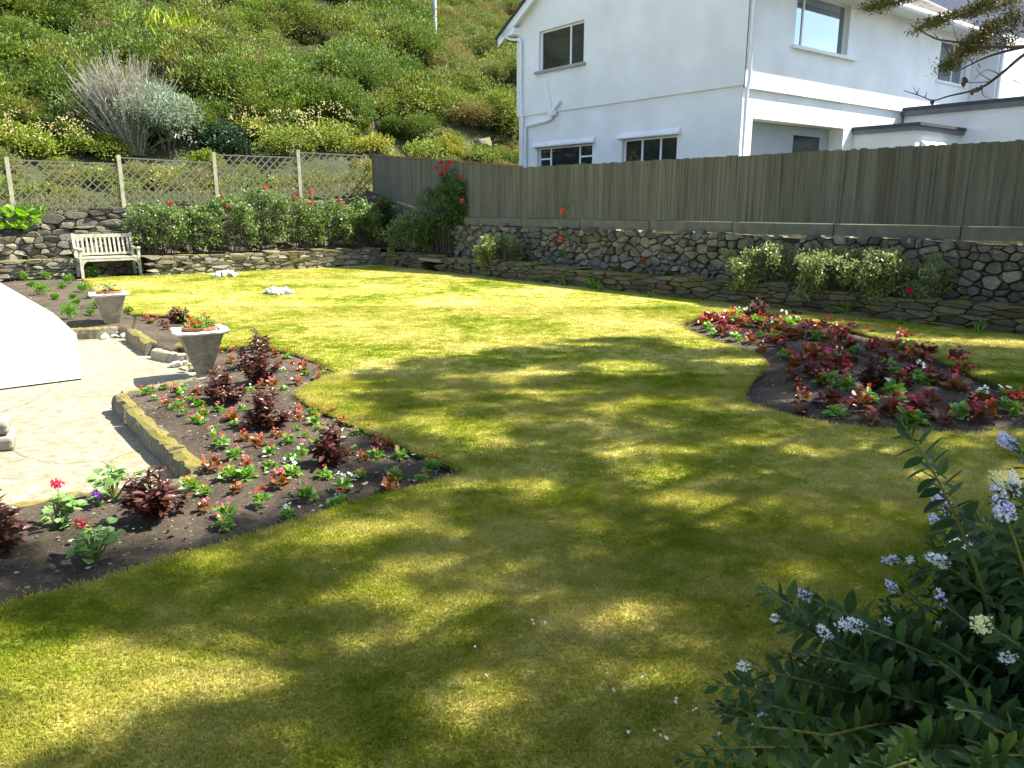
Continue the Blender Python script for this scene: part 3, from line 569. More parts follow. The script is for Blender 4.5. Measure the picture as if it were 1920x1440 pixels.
# single shrubs one can tell apart on the hill
SHR=[]
def hillshrub(name,px,py,wpx,hpx,mt,label,cat,n=1500,ll=.09,lw=.05,group=None,extra=None,Y=None):
    p=hillhit(px,py); r=wpx/2*p[1]/F; hgt=hpx*p[1]/F; e=empty(name,p); tag(e,label,cat,group); SHR.append((p[0],p[1],r))
    mb=MB(); puff(mb,(0,0,hgt*.25),r*1.05,n,ll,lw,squash=min(1.1,hgt/(2*r)*1.2),lump=30); mb.build('foliage',M[mt],e)
    mb=MB()
    for k in range(6):
        a=k*1.05; mb.tube([(0,0,-.3),(math.cos(a)*r*.2,math.sin(a)*r*.2,hgt*.15),(math.cos(a)*r*.4,math.sin(a)*r*.4,hgt*.4)],[.04,.025,.01],5)
    mb.build('stem',M['twig'],e); return e,r,hgt
GR='gorse bushes on the hillside'
for px,py,wp,hp,lab in [(590,165,110,95,'broad dark green gorse bush left of the conical one on the hill'),(690,192,85,105,'conical grey-green gorse bush in the middle of the hillside'),(785,262,100,60,'rounded bright green gorse bush above the fence corner'),
  (740,255,70,45,'small gorse bush left of the rounded bright green one'),(500,130,130,95,'large dark gorse bush below the grassy hilltop'),(590,60,120,60,'gorse bush high on the hill, left of the pole'),(110,120,110,75,'dark gorse bush up left of the bare grey shrub'),
  (40,175,110,75,'gorse bush at the left edge of the picture, halfway up the hill'),(80,250,110,70,'bushy green gorse just above the trellis at far left'),(235,75,150,85,'wide dark gorse bush above the bare grey shrub'),(440,95,110,90,'dark gorse bush right of the yellow-green clump'),
  (890,240,110,75,'olive gorse bush beside the house corner'),(850,130,110,60,'olive gorse bush below the pole, near the house'),(925,160,80,60,'brownish gorse bush touching the house edge'),(30,90,130,70,'gorse bush in the upper left corner of the picture')]:
    hillshrub('gorse_bush',px,py,wp,hp,'gorse' if px<840 else 'scrub',lab,'bush',9000,.065,.036,GR)
e,r,h=hillshrub('silver_willow_bush',318,292,150,215,'silver','silvery grey-green willow bush right of the bare grey shrub','bush',6500,.11,.045)
e,r,h=hillshrub('ivy_bush',425,292,100,78,'ivy','dark glossy ivy mound just above the trellis fence','bush',2400,.10,.085)
def honey(px,py,wp,hp,lab):
    e,r,h=hillshrub('honeysuckle_bush',px,py,wp,hp,'bramble',lab,'bush',2600,.09,.06,'flowering honeysuckle bushes')
    mb=MB(); n=38; d=unit(n); d[:,2]=np.abs(d[:,2]); d[:,1]=-np.abs(d[:,1]); c=d*np.array([r,r,h*.6])*.95+[0,0,h*.4]
    for q in c: leaves(mb,np.repeat(q[None],4,0)+rng.normal(0,.05,(4,3)),unit(4)+[0,-.3,.6],.08,.045)
    mb.build('blossom',M['honey'],e)
honey(540,298,130,85,'cream-flowered honeysuckle bush above the middle of the trellis'); honey(620,290,120,90,'cream-flowered honeysuckle bush right of its neighbour, near the fence corner')
honey(470,265,80,60,'small cream-flowered honeysuckle bush beside the dark ivy'); honey(60,300,110,85,'cream-flowered honeysuckle bush above the trellis at far left'); honey(150,290,90,70,'cream-flowered honeysuckle bush left of the bare shrub foot')
for px,py,wp,hp,lab in [(210,300,90,60,'leafy bramble bush at the foot of the bare grey shrub'),(700,292,90,55,'pale bramble bush behind the trellis corner'),(800,300,110,45,'bramble bush behind the corner of the board fence'),(900,305,90,40,'bramble bush between board fence and house')]:
    hillshrub('bramble_bush',px,py,wp,hp,'bramble',lab,'bush',1800,.09,.06,'bramble bushes behind the fences')
# bare bleached shrub
p=hillhit(250,292); e=empty('bare_shrub',p); tag(e,'bare bleached grey twiggy shrub fanning out above the trellis','bush'); mb=MB()
hh=185*p[1]/F
SHR.append((p[0],p[1],1.5))
for k in range(330):
    a=R.gauss(-.22,.36); d=R.gauss(0,.25); l=hh*R.uniform(.6,1.02)*(1-.25*abs(a)); q=[np.array([R.gauss(0,.12),R.gauss(0,.1),0])]
    for j in range(6): q.append(q[-1]+np.array([math.sin(a),d,math.cos(a)])*l/6+rng.normal(0,.035,3)); 
    mb.tube(q,np.linspace(.016,.004,7),4,cap=False)
    for j in range(3,6):
        for t in range(3): u=nrm(np.array([math.sin(a+R.gauss(0,.5)),R.gauss(0,.4),math.cos(a)])); mb.tube([q[j],q[j]+u*.18,q[j]+u*.34+rng.normal(0,.03,3)],[.006,.005,.003],3,cap=False)
mb.build('branches',M['greytwig'],e); mb=MB(); puff(mb,(.35,0,hh*.36),hh*.42,4200,.07,.032,lump=40); mb.build('foliage',M['silver'],e)
# yellow-green sword-leaved clump
p=hillhit(352,118); e=empty('sword_leaf_clump',p); tag(e,'vivid yellow-green clump of sword-shaped leaves high on the hill','plant'); mb=MB(); SHR.append((p[0],p[1],1.3)); n=750; s=p[1]/F
q=np.stack([rng.normal(0,26*s,n),rng.normal(0,1.,n),np.zeros(n)],1); q[:,2]=rng.uniform(-.1,1,n)*58*s; leaves(mb,q,np.stack([rng.normal(0,.3,n),rng.normal(0,.3,n),np.ones(n)],1),rng.uniform(.3,.6,n),.045,.1,curl=.25); mb.build('foliage',M['iris'],e)
# foxglove, boulder, stone bank, pole
p=hillhit(701,275); e=empty('foxglove',p); tag(e,'thin purple foxglove spike beyond the trellis corner','flower'); mb=MB(); mb.tube([(0,0,0),(0,0,.9)],[.02,.01],5); mb.build('stem',M['stem'],e)
mb=MB(); n=60; leaves(mb,np.stack([rng.normal(0,.015,n),rng.normal(0,.015,n),rng.uniform(.45,.9,n)],1),unit(n)+[0,0,-.4],.05,.03); mb.build('flower',M['foxglove'],e)
def rock(mb,c,s,sq=(1,1,.7),m=0,sub=2,amp=.16):
    # subdivided icosphere, knocked into facets
    import bmesh
    bm=bmesh.new(); bmesh.ops.create_icosphere(bm,subdivisions=sub,radius=1.); v=np.array([x.co[:] for x in bm.verts]); f=np.array([[x.index for x in q.verts] for q in bm.faces]); bm.free()
    for k in range(9): d=unit(1)[0]; t=v@d; v-=np.outer(np.clip(t-R.uniform(.45,.8),0,None),d)
    v*=1+rng.normal(0,amp*.2,(len(v),1)); mb.add(v*np.array(sq)*s+np.array(c),f,m)
p=hillhit(905,272); mb=MB(); rock(mb,(0,0,0),.45,(1.2,1,.8)); o=mb.build('boulder',M['slate']); o.location=p; tag(o,'tan boulder poking out of the scrub by the house corner','rock')
mb=MB()
for k in range(90):
    t=R.random(); px=690+t*120; py=-6+t*36+R.gauss(0,5)*(1.2-t); p=hillhit(px,py); rock(mb,p,R.uniform(.15,.5)*(1.2-t*.5),sub=1)
tag(mb.build('stone_bank',M['white_stone']),'pale tumbled stones lining the track at the top of the hill','stones',kind='stuff')
p=hillhit(815,66); e=empty('utility_pole',p); tag(e,'tall grey utility pole standing on the hillside','pole'); SHR.append((p[0],p[1],.9)); SHR.append((p[0]*.96,p[1]*.96,.9)); mb=MB(); mb.tube([(0,0,-.6),(0,0,4),(0,0,9)],[4.5*p[1]/F,4.2*p[1]/F,3.6*p[1]/F],12); mb.build('shaft',M['pole'],e,True)

# scrub masses: gorse and bramble low down, heather patches, thin pale turf scrub high up
def protos_(spec):
    l=[]
    for k,(mt,n,r_,ll,lw,sq) in enumerate(spec):
        mb=MB(); puff(mb,(0,0,.15),r_,n,ll,lw,squash=sq,lump=18); l.append(mb.build('scrub_clump',M[mt]))
    return proto_coll('scrub',l)
hc=[hillhit(a,b_) for a,b_ in[(760,165),(870,135),(930,200),(815,185),(300,40),(560,140)]]
N0=30000; x=rng.uniform(-40,18,N0); y=20+(rng.uniform(0,1,N0)**1.4)*75; ob=(x-B0[0])*nb[0]+(y-B0[1])*nb[1]; inh=((x-5.14)*-.616+(y-18)*.788<10.5)&((x-5.14)*.788+(y-18)*.616>-1.8)
ok=(ob>4.4)&(np.abs(x)<y*.8+3)&~inh
for a,b_,r_ in SHR: ok&=~((np.hypot(x-a,y-b_)<r_*.85))
for a,b_,r_ in SHR: ok&=~((np.abs(x-a*y/b_)<r_*.7)&(y<b_)&(y>b_-1.6))
x,y,ob=x[ok],y[ok],ob[ok]; dh=np.min([np.hypot(x-c[0],(y-c[1])*.7) for c in hc],0)
zone=np.where((dh<1.+2.6*vn(x,y,.8,3)),1,np.where((ob>24+8*vn(x,y,.25,4)-np.clip(x+10,-8,8)*.6),2,np.where(ob<7.5+2*vn(x,y,.5,6),3,0)))
dens=np.array([1.,.8,1.,1.])[zone]*np.where((vn(x,y,.75,21)>.70)&(y<60),.12,1.); k_=rng.random(len(x))<dens; x,y,zone=x[k_],y[k_],zone[k_]
SP={0:('gorse_scrub','soft green gorse mounds massed over the lower hillside',[('gorse',4600,.85,.052,.03,.9),('gorse',3600,.7,.048,.028,1.),('scrub',3600,.8,.055,.032,.75),('gorse',5000,1.05,.055,.03,.8),('scrub',3000,.6,.05,.03,.9),('heath',2200,.6,.06,.022,.6)],(.4,2.5)),
 1:('heather_scrub','brownish grey heather patches on the hillside',[('heath',2600,.7,.05,.018,.5),('heath',2000,.6,.05,.018,.45),('scrub',2200,.6,.05,.025,.6),('gorse',2600,.5,.05,.025,.8),('scrub',1800,.45,.05,.02,.5)],(.5,1.2)),
 2:('turf_scrub','thin olive turf and low scrub on the upper hillside',[('upper',1500,.8,.07,.02,.25),('upper',1500,.7,.07,.02,.32),('scrub',2200,.6,.06,.022,.5),('gorse',2600,.6,.055,.02,.55)],(.6,1.7)),
 3:('bramble_scrub','tangled bramble and bracken along the foot of the hill',[('bramble',1500,.65,.08,.045,.75),('bramble',1300,.55,.075,.05,.8),('gorse',2400,.6,.055,.018,.7),('scrub',1500,.6,.08,.03,.7)],(.5,1.15))}
M['upper']=leafmat('upper_turf',[(.14,.17,.05),(.20,.22,.07),(.27,.26,.11),(.34,.30,.16)],.15,.7,inst=[(.55,.62,.45),(.85,.88,.7),(1.25,1.02,.75),(.65,.70,.55),(1.15,1.12,.75),(1.2,.9,.8),(.75,.80,.6),(1.1,1.12,.7)])
for zi,(nm,lab,spec,(s0,s1)) in SP.items():
    k_=zone==zi; a,b_=x[k_],y[k_]; m_=len(a); z=hill(a,b_); s_=(s0+(s1-s0)*rng.random(m_)**1.6)*(1+np.clip((b_-45)/60,0,.6))
    o=scatter(nm,np.stack([a,b_,z-.05],1),np.stack([rng.uniform(-.2,.3,m_)+.2,rng.uniform(-.2,.2,m_),rng.uniform(0,6.28,m_)],1),s_,protos_(spec),5+zi); tag(o,lab,'scrub',kind='stuff')
# ------------------------------------------------------------- white house
HA=np.array([-.616,.788,0]); HB=np.array([.788,.616,0]); HC=np.array([AT(1385,300,18.)[0],18.,0])
hz=np.array([0,0,1.])
def FG(u,wo_,z): return HC+HA*u-HB*wo_+hz*z          # gable side: u along, wo_ outward
def FS(u,wo_,z): return HC+HB*u-HA*wo_+hz*z          # long side
house=empty('white_house',HC+hz*1.2); tag(house,'white rendered two-storey house with a gable end, behind the board fence','house'); hl=np.array(house.location)
def loc(fr_): return lambda u,w_,z: fr_(u,w_,z)-hl
def wallgrid(mb,fr_,u0,u1,z0,z1,holes,depth,w_=0.,m=0):
    us=sorted({u0,u1,*[h[0] for h in holes],*[h[1] for h in holes]}); zs=sorted({z0,z1,*[h[2] for h in holes],*[h[3] for h in holes]})
    for a,b_ in zip(us[:-1],us[1:]):
        for c,d in zip(zs[:-1],zs[1:]):
            mu,mz=(a+b_)/2,(c+d)/2
            if any(h[0]<mu<h[1] and h[2]<mz<h[3] for h in holes): continue
            mb.add([fr_(a,w_,c),fr_(b_,w_,c),fr_(b_,w_,d),fr_(a,w_,d)],[[0,1,2,3]],m)
    for (a,b_,c,d) in holes:
        o=[fr_(a,w_,c),fr_(b_,w_,c),fr_(b_,w_,d),fr_(a,w_,d)]; i=[fr_(a,w_-depth,c),fr_(b_,w_-depth,c),fr_(b_,w_-depth,d),fr_(a,w_-depth,d)]
        mb.add(o+i,[[0,1,5,4],[1,2,6,5],[2,3,7,6],[3,0,4,7]],m)
def fbox(mb,fr_,u0,u1,w0,w1,z0,z1,m=0):
    v=[fr_(u,w_,z) for z in(z0,z1) for w_ in(w0,w1) for u in(u0,u1)]
    mb.add(v,[[0,2,3,1],[4,5,7,6],[0,1,5,4],[2,6,7,3],[0,4,6,2],[1,3,7,5]],m)
def window(parent,fr_,u0,u1,z0,z1,mull,w_,glass,trans=(),sill=None,hood=False,fw=.045):
    mb=MB(); wi=w_; d0,d1=wi-.05,wi+.012
    fbox(mb,fr_,u0,u0+fw,d0,d1,z0,z1); fbox(mb,fr_,u1-fw,u1,d0,d1,z0,z1); fbox(mb,fr_,u0+fw,u1-fw,d0,d1,z0,z0+fw); fbox(mb,fr_,u0+fw,u1-fw,d0,d1,z1-fw,z1)
    for q in mull: fbox(mb,fr_,q-fw*.6,q+fw*.6,d0,d1-.003,z0+fw,z1-fw)
    for (a,b_,z) in trans: fbox(mb,fr_,a,b_,d0,d1-.006,z-fw*.5,z+fw*.5)
    f=mb.build('window',M['upvc'],parent); us=[u0]+list(mull)+[u1]
    for a,b_ in zip(us[:-1],us[1:]):
        mb=MB(); fbox(mb,fr_,a+fw*.5,b_-fw*.5,wi-.03,wi-.015,z0+fw*.5,z1-fw*.5); mb.build('pane',M[glass],f)
    if sill:
        mb=MB(); fbox(mb,fr_,u0-.1,u1+sill[1],w_,w_+sill[0],z0-.075,z0-.005); mb.build('sill',M[sill[2]],f)
    if hood:
        mb=MB(); a,b_=u0-.12,u1+.12
        v=[fr_(a,w_+.12,z1+.01),fr_(b_,w_+.12,z1+.01),fr_(b_,w_+.25,z1+.01),fr_(a,w_+.25,z1+.01),fr_(a,w_+.12,z1+.17),fr_(b_,w_+.12,z1+.17),fr_(b_,w_+.25,z1+.05),fr_(a,w_+.25,z1+.05)]
        mb.add(v,[[0,3,2,1],[4,5,6,7],[0,1,5,4],[2,3,7,6],[1,2,6,5],[3,0,4,7]]); mb.build('hood',M['white'],f)
g_,s_=loc(FG),loc(FS)
mb=MB()
wallgrid(mb,g_,0,8.,.9,4.15,[(4.78,7.13,2.3,3.2),(1.82,3.66,2.2,3.22)],.13)
wallgrid(mb,g_,-.05,8.05,4.15,6.75,[(5.15,7.03,5.31,6.38)],.13,.05)
mb.add([g_(-.05,.05,6.75),g_(8.05,.05,6.75),g_(4.,.05,9.15)],[[0,1,2]])
mb.add([g_(0,0,4.15),g_(8,0,4.15),g_(8.05,.05,4.15),g_(-.05,.05,4.15)],[[0,1,2,3]])
wallgrid(mb,s_,0,12,.9,4.09,[(.42,4.35,.95,3.48)],.42)
wallgrid(mb,s_,-.05,12,4.09,6.75,[(1.72,4.05,5.17,6.36),(9.05,10.88,5.1,6.22)],.15,.07)
mb.add([s_(-.05,.07,4.09),s_(12,.07,4.09),s_(12,0,4.09),s_(0,0,4.09)],[[0,1,2,3]])
fbox(mb,s_,.55,14,-7.6,-.6,.9,6.6); fbox(mb,g_,7.99,8.0,-14,0.,.9,6.75); mb.build('wall',M['white'],house)
window(house,g_,5.15,7.03,5.31,6.38,[5.78],-.06,'glass',sill=(.20,.12,'greysill'))
window(house,g_,4.78,7.13,2.3,3.2,[5.38,6.62],-.11,'glass',trans=[(4.83,5.38,2.88),(6.62,7.08,2.88)],hood=True)
window(house,g_,1.82,3.66,2.2,3.22,[2.42,3.04],-.11,'glass',hood=True)
window(house,s_,1.72,4.05,5.17,6.36,[2.2],-.06,'glassr',sill=(.22,.40,'whitewall'))
window(house,s_,9.05,10.88,5.1,6.22,[10.2],-.06,'glassr',sill=(.17,.1,'white'))
mb=MB()
for k in range(22):
    a=.42+k*.1
    fbox(mb,s_,a+.003,a+.097,-.42,-.40,.95,3.47)
fbox(mb,s_,2.62,4.35,-.42,-.395,.95,3.47); gd=mb.build('garage_door',M['garage'],house)
mb=MB(); fbox(mb,s_,2.72,3.9,-.395,-.385,2.3,3.26); mb.build('pane',M['glass'],gd)
# rainwater goods
mb=MB(); mb.tube([s_(-.35,.70,6.40),s_(11,.70,6.40)],.065,8); mb.build('gutter',M['upvc'],house)
mb=MB(); fbox(mb,s_,-.3,11.3,.04,.66,6.43,6.47); fbox(mb,s_,-.3,11.3,.64,.665,6.34,6.52); mb.build('soffit',M['whitewall'],house)
def pipe(pts,r=.042,nm='downpipe'): mb=MB(); mb.tube(pts,r,9); mb.build(nm,M['upvc'],house,True)
pipe([s_(.10,.68,6.38),s_(.05,.4,6.25),s_(.0,.14,6.1),s_(.0,.14,4.2),s_(.0,.09,4.0),s_(0.,.09,1.)])
pipe([g_(8.3,.3,6.42),g_(8.2,.16,6.34),g_(7.80,.12,6.27),g_(7.76,.12,6.15),g_(7.76,.12,4.3),g_(7.76,.07,4.1),g_(7.76,.07,1.2)],.045)
pipe([g_(7.6,.07,1.2),g_(7.6,.07,3.78),g_(7.52,.07,3.86),g_(6.6,.07,3.93),g_(6.42,.07,3.98),g_(6.32,.12,4.12),g_(6.2,.12,4.25),g_(6.0,.12,4.42)],.05,'soil_pipe')
mb=MB(); fbox(mb,g_,6.22,6.5,.05,.14,4.05,4.2); mb.build('junction_box',M['upvc'],house)
mb=MB(); mb.tube([g_(6.62,.09,5.0),g_(6.42,.09,4.25)],.014,5); mb.build('conduit',M['upvc'],house)
# roof: tiled near slope, slab behind, barge boards
rf=.6; ze=6.42
rz=lambda s: ze+(s+.65)*rf if s<4 else ze+(8.65-s)*rf
def HR(t,s,z): return HC+HB*t+HA*s+hz*z-hl
mb=MB()
def slope(mb,sa,sb,ta,tb,th=.06,m=0):
    v=[HR(ta,sa,rz(sa)),HR(tb,sa,rz(sa)),HR(tb,sb,rz(sb)),HR(ta,sb,rz(sb))]; u=[p+hz*th for p in v]; mb.add(v+u,[[0,1,5,4],[1,2,6,5],[2,3,7,6],[3,0,4,7],[4,5,6,7],[3,2,1,0]],m)
slope(mb,-.65,3.999,-.37,13,.05,1); slope(mb,8.70,4.001,-.37,13,.06,1)
for j in range(22):
    s0=-.70+j*.205
    for i in range(42):
        t0=-.28+i*.272+(.136 if j%2 else 0)
        if t0>10.9: continue
        z0=ze+(s0+.65)*rf; v=[HR(t0,s0,z0+.085),HR(t0+.265,s0,z0+.085),HR(t0+.265,s0+.25,z0+.25*rf+.06),HR(t0,s0+.25,z0+.25*rf+.06),HR(t0,s0,z0+.055),HR(t0+.265,s0,z0+.055)]
        mb.add(v,[[0,1,2,3],[4,5,1,0]])
mb.build('roof',[M['tile'],M['lead']],house)
mb=MB()
for sa,sb in((-.65,3.99),(8.65,4.01)):
    v=[HR(-.30,sa,rz(sa)-.24),HR(-.30,sb,rz(sb)-.24),HR(-.30,sb,rz(sb)-.005),HR(-.30,sa,rz(sa)-.005)]; v+=[p+HB*.04 for p in v]; mb.add(v,[[0,1,2,3],[7,6,5,4],[0,1,5,4],[2,3,7,6],[0,3,7,4],[1,2,6,5]])
    v=[HR(-.26,sa,rz(sa)-.12),HR(-.26,sb,rz(sb)-.12),HR(-.05,sb,rz(sb)-.12),HR(-.05,sa,rz(sa)-.12)]; mb.add(v,[[0,1,2,3]])
fbox(mb,g_,7.9,8.48,.0,.30,6.42,6.62); mb.build('bargeboard',M['upvc'],house)
# flat-roofed wing, porch and cross wing
t1=7.34
def FW(u,w_,z): return HC+HB*(t1-w_)-HA*u+hz*z-hl     # left-facing side of the flat wing, u towards the viewer
mb=MB(); fbox(mb,FW,0.07,12,-3.8,0,.9,3.97); mb.build('side_wing',M['white'],house)
mb=MB(); fbox(mb,FW,0.075,12.2,-3.9,.10,3.97,4.11,0); fbox(mb,FW,.075,12.25,-3.95,.14,4.11,4.19,1); mb.build('flat_roof',[M['felt'],M['lead']],house)
pt=4.86; kp=1.62
def FP(u,w_,z): return HC+HB*(pt-w_)-HA*u+hz*z-hl
def FQ(u,w_,z): return HC+HB*u-HA*(kp+w_)+hz*z-hl
mb=MB(); wallgrid(mb,FP,0,kp,.9,3.36,[],.1); wallgrid(mb,FQ,pt,t1,.9,3.36,[(5.25,6.3,1.5,2.95)],.12); mb.build('porch',M['white'],house)
mb=MB(); fbox(mb,FP,0.01,kp+.1,-(t1-pt)+.01,.10,3.36,3.46,0); fbox(mb,FP,.01,kp+.14,-(t1-pt)+.015,.14,3.46,3.53,1); mb.build('porch_roof',[M['felt'],M['lead']],house)
window(house,FQ,5.25,6.3,1.5,2.95,[],-.10,'glass',hood=True)
tw=11.25
def FX(u,w_,z): return HC+HB*(tw-w_)-HA*u+hz*z-hl
kx=min(np.linspace(.2,6,200),key=lambda q:abs(PX(FX(q,0,5.)+hl)[0]-1866))
mb=MB(); fbox(mb,FX,.08,kx,-7,0,.9,6.55); mb.build('cross_wing',M['white'],house)
mb=MB(); zr=9.0
def XR(t,u,z): return FX(u,tw*0-(t-tw),z)
v=[XR(tw-.35,kx+.3,6.5),XR(tw-.35,-4,6.5),XR(tw+3.4,-4,zr),XR(tw+3.4,kx+.3,zr),XR(tw+7.2,-4,6.5),XR(tw+7.2,kx+.3,6.5)]
mb.add(v,[[0,1,2,3],[3,2,4,5]]); mb.add([XR(tw,kx-.005,6.5),XR(tw+7,kx-.005,6.5),XR(tw+3.4,kx-.005,zr-.1)],[[0,1,2]]); mb.build('slate_roof',M['slateroof'],house)
mb=MB(); mb.tube([FX(kx+.05,-.15,6.4),FX(kx+.05,-.15,4.1)],.05,8); mb.build('downpipe',M['upvc'],house,True)
# ------------------------------------------------------------- wooden bench
p0=G(153,522);p1=G(267,516); X=nrm(p1-p0); Yv=np.array([-X[1],X[0],0]); Wb=np.linalg.norm(p1-p0)
bench=empty('garden_bench',(p0+p1)/2); tag(bench,'weathered wooden slatted garden bench before the rough stone wall','bench'); bl=(p0+p1)/2
def BP(x,y,z): return X*(x-Wb/2)+Yv*y+hz*z
for x in(.03,Wb-.03):
    mb=MB(); mb.bar(BP(x,0,0),BP(x,0,.60),.058,.058,up=Yv); mb.build('leg',M['benchwood'],bench)
    mb=MB(); mb.bar(BP(x,.48,0),BP(x,.50,.45),.058,.058,up=Yv); mb.bar(BP(x,.50,.45),BP(x,.60,.94),.058,.05,up=Yv); mb.build('leg',M['benchwood'],bench)
    mb=MB(); mb.bar(BP(x,-.05,.618),BP(x,.28,.600),.075,.035); mb.bar(BP(x,.275,.60),BP(x,.54,.632),.06,.035); mb.tube([BP(x-.035,-.04,.615),BP(x+.035,-.04,.615)],.028,8); mb.build('armrest',M['benchwood'],bench)
    mb=MB(); mb.bar(BP(x,.03,.17),BP(x,.47,.17),.035,.045); mb.bar(BP(x,.03,.36),BP(x,.47,.36),.035,.06); mb.build('stretcher',M['benchwood'],bench)
    s=1 if x<.5 else -1; mb=MB(); v=[BP(x+s*.03,-.012,.36),BP(x+s*.13,-.012,.36),BP(x+s*.06,-.012,.31),BP(x+s*.03,-.012,.23)]; v+=[q+Yv*.024 for q in v]; mb.add(v,[[0,1,2,3],[7,6,5,4],[1,2,6,5],[2,3,7,6]]); mb.build('bracket',M['benchwood'],bench)
mb=MB(); mb.bar(BP(.06,0,.385),BP(Wb-.06,0,.385),.03,.065)
for k in range(5): mb.bar(BP(.0,.02+k*.105,.425),BP(Wb,.02+k*.105,.422),.085,.022)
mb.build('seat',M['benchwood'],bench)
mb=MB(); mb.bar(BP(.05,.59,.885),BP(Wb-.05,.59,.885),.035,.075,up=(0,0,1)); mb.bar(BP(.05,.515,.49),BP(Wb-.05,.515,.49),.03,.05)
for k in range(12):
    x=.11+k*(Wb-.22)/11; mb.bar(BP(x,.52,.50),BP(x,.588,.87),.042,.014,up=Yv)
mb.build('backrest',M['benchwood'],bench)
# ------------------------------------------------------------- white terrace wall, steps, kerbs, loose stones
A_=G(155,712,-.165); B_=G(0,732,-.165); dl=nrm(B_-A_); q1=G(100,590,.33); q2=G(0,533,.33); dd=nrm(q2-q1)
foot=[A_[:2],(A_+dl*6)[:2],(A_+dl*6+dd*9)[:2],(q2+dd*3)[:2],q1[:2]]
mb=MB(); n=5; v=[(p[0],p[1],-.148) for p in foot]+[(p[0],p[1],z) for p,z in zip(foot,(.30,.34,.36,.36,.345))]
mb.add(v,[[i,(i+1)%n,n+(i+1)%n,n+i] for i in range(n)]); mb.ngon(v[n:]); o=mb.build('terrace_wall',M['whitewall'])
bv=o.modifiers.new('bevel','BEVEL'); bv.width=.012; bv.segments=3; bv.limit_method='ANGLE'; bv.angle_limit=.6
mb=MB(); c2_=np.mean(foot,0); v=[((p[0]-c2_[0])*.996+c2_[0],(p[1]-c2_[1])*.996+c2_[1],z) for z in(-.2,-.147) for p in foot]; mb.add(v,[[i,(i+1)%n,n+(i+1)%n,n+i] for i in range(n)]); mb.build('wall_shadow_gap',M['earth'],o)  # dark inset strip stands in for the shadow line under the wall
tag(o,'thick whitewashed terrace wall glaring in the sun at the left edge','wall')
st=empty('stone_steps',G(28,846,-.165)); tag(st,'worn stone steps at the left edge beside the path','steps'); q=np.array([0,0,0.])
for k,(dx,dy,z0,z1) in enumerate([(0,0,0,.105),(-.035,.02,.113,.215)]):
    mb=MB(); rx=nrm([-1,-.18,0]); ry=nrm([-.18,1,0])*-1; ry=nrm([-.55,1,0]); c=np.array([dx,dy,0])+rx*.6+ry*.15; mb.box(c+hz*(z0+z1)/2,(1.2,.30,z1-z0),rx,ry,hz)
    o=mb.build('step',M['lichen'],st); b2=o.modifiers.new('bevel','BEVEL'); b2.width=.03; b2.segments=3
def kerb(pts,w_,h,z0,label,n=1,m='kerb'):
    """a weathered kerb: lumpy stone bar following the points"""
    pts=smoothpoly([p[:2] for p in pts],8,False); mb=MB(); prof=[(-.5,0),(-.52,.55),(-.42,.93),(-.1,1.),(.3,.98),(.47,.85),(.5,0)]; rows=[]
    T=np.gradient(pts,axis=0); T/=np.linalg.norm(T,axis=1)[:,None]
    for i,(p,t) in enumerate(zip(pts,T)):
        nn=np.array([-t[1],t[0]]); row=[]
        for a,b_ in prof: j=(R.gauss(0,.06),R.gauss(0,.05)); row.append((p[0]+nn[0]*(a+j[0])*w_,p[1]+nn[1]*(a+j[0])*w_,z0+(b_+(j[1] if b_>0 else 0))*h))
        rows.append(row)
    v=np.array(rows).reshape(-1,3); k=len(prof); mb.add(v,[[i*k+j,i*k+j+1,(i+1)*k+j+1,(i+1)*k+j] for i in range(len(pts)-1) for j in range(k-1)]); mb.ngon(v[:k][::-1]); mb.ngon(v[-k:])
    return tag(mb.build('kerb_stone',M[m]),label,'kerb')
kz=-.19
def kp_(l): return [G(a,b_,-.02) for a,b_ in l]
kerb(kp_([(222,738),(246,763)]),.11,.175,kz,'pale pointed kerb stone at the near end of the path bed')
kerb(kp_([(249,765),(300,813),(330,838)]),.12,.17,kz,'long kerb stone thick with yellow moss beside the path')
kerb(kp_([(333,841),(372,872)]),.13,.17,kz,'short mossy kerb stone nearest the dark red bush')
kerb(kp_([(376,872),(340,888),(270,899)]),.07,.15,kz-.01,'thin mossy kerb along the path behind the leafy geranium')
kerb(kp_([(262,901),(180,909),(90,925),(-30,950)]),.07,.15,kz-.01,'yellow-mossed kerb curving along the front of the path')
kerb(kp_([(228,735),(300,719),(368,706)]),.05,.165,kz,'narrow pale kerb along the far end of the big bed')
kerb(kp_([(246,617),(266,630),(284,643)]),.14,.175,kz,'short dark kerb stone between the two urns')
kerb(kp_([(290,648),(325,655),(352,655)]),.10,.13,kz,'rough low kerb stone behind the near urn, half sunk in rubble',m='lichen')
kerb([G(a,b_,-.04) for a,b_ in [(136,618),(180,617),(222,614)]],.10,.165,kz,'low stone kerb at the end of the far left bed, behind the far urn')
for px,py,s,m,lab in [(197,632,.075,'white_stone','pale round stone at the foot of the far urn'),(236,630,.06,'white_stone','pale stone just right of the far urn foot'),(330,684,.06,'white_stone','pointed white stone left of the near urn foot'),(183,622,.08,'lichen','grey stone by the kerb left of the far urn'),
   (165,628,.07,'rubble','dark stone at the corner of the white wall end'),(300,655,.07,'lichen','flat stone in the rubble between the urns'),(318,664,.05,'white_stone','small whitish stone left of the near urn'),(282,653,.05,'white_stone','small white stone by the kerb between the urns'),(345,694,.05,'lichen','brown stone at the near urn foot'),(253,634,.06,'rubble','rough stone against the short dark kerb')]:
    mb=MB(); rock(mb,(0,0,0),s,(1.2,.9,.75)); o=mb.build('stone',M[m]); c=G(px,py,-.14); o.location=(c[0],c[1],-.13); tag(o,lab,'stone')
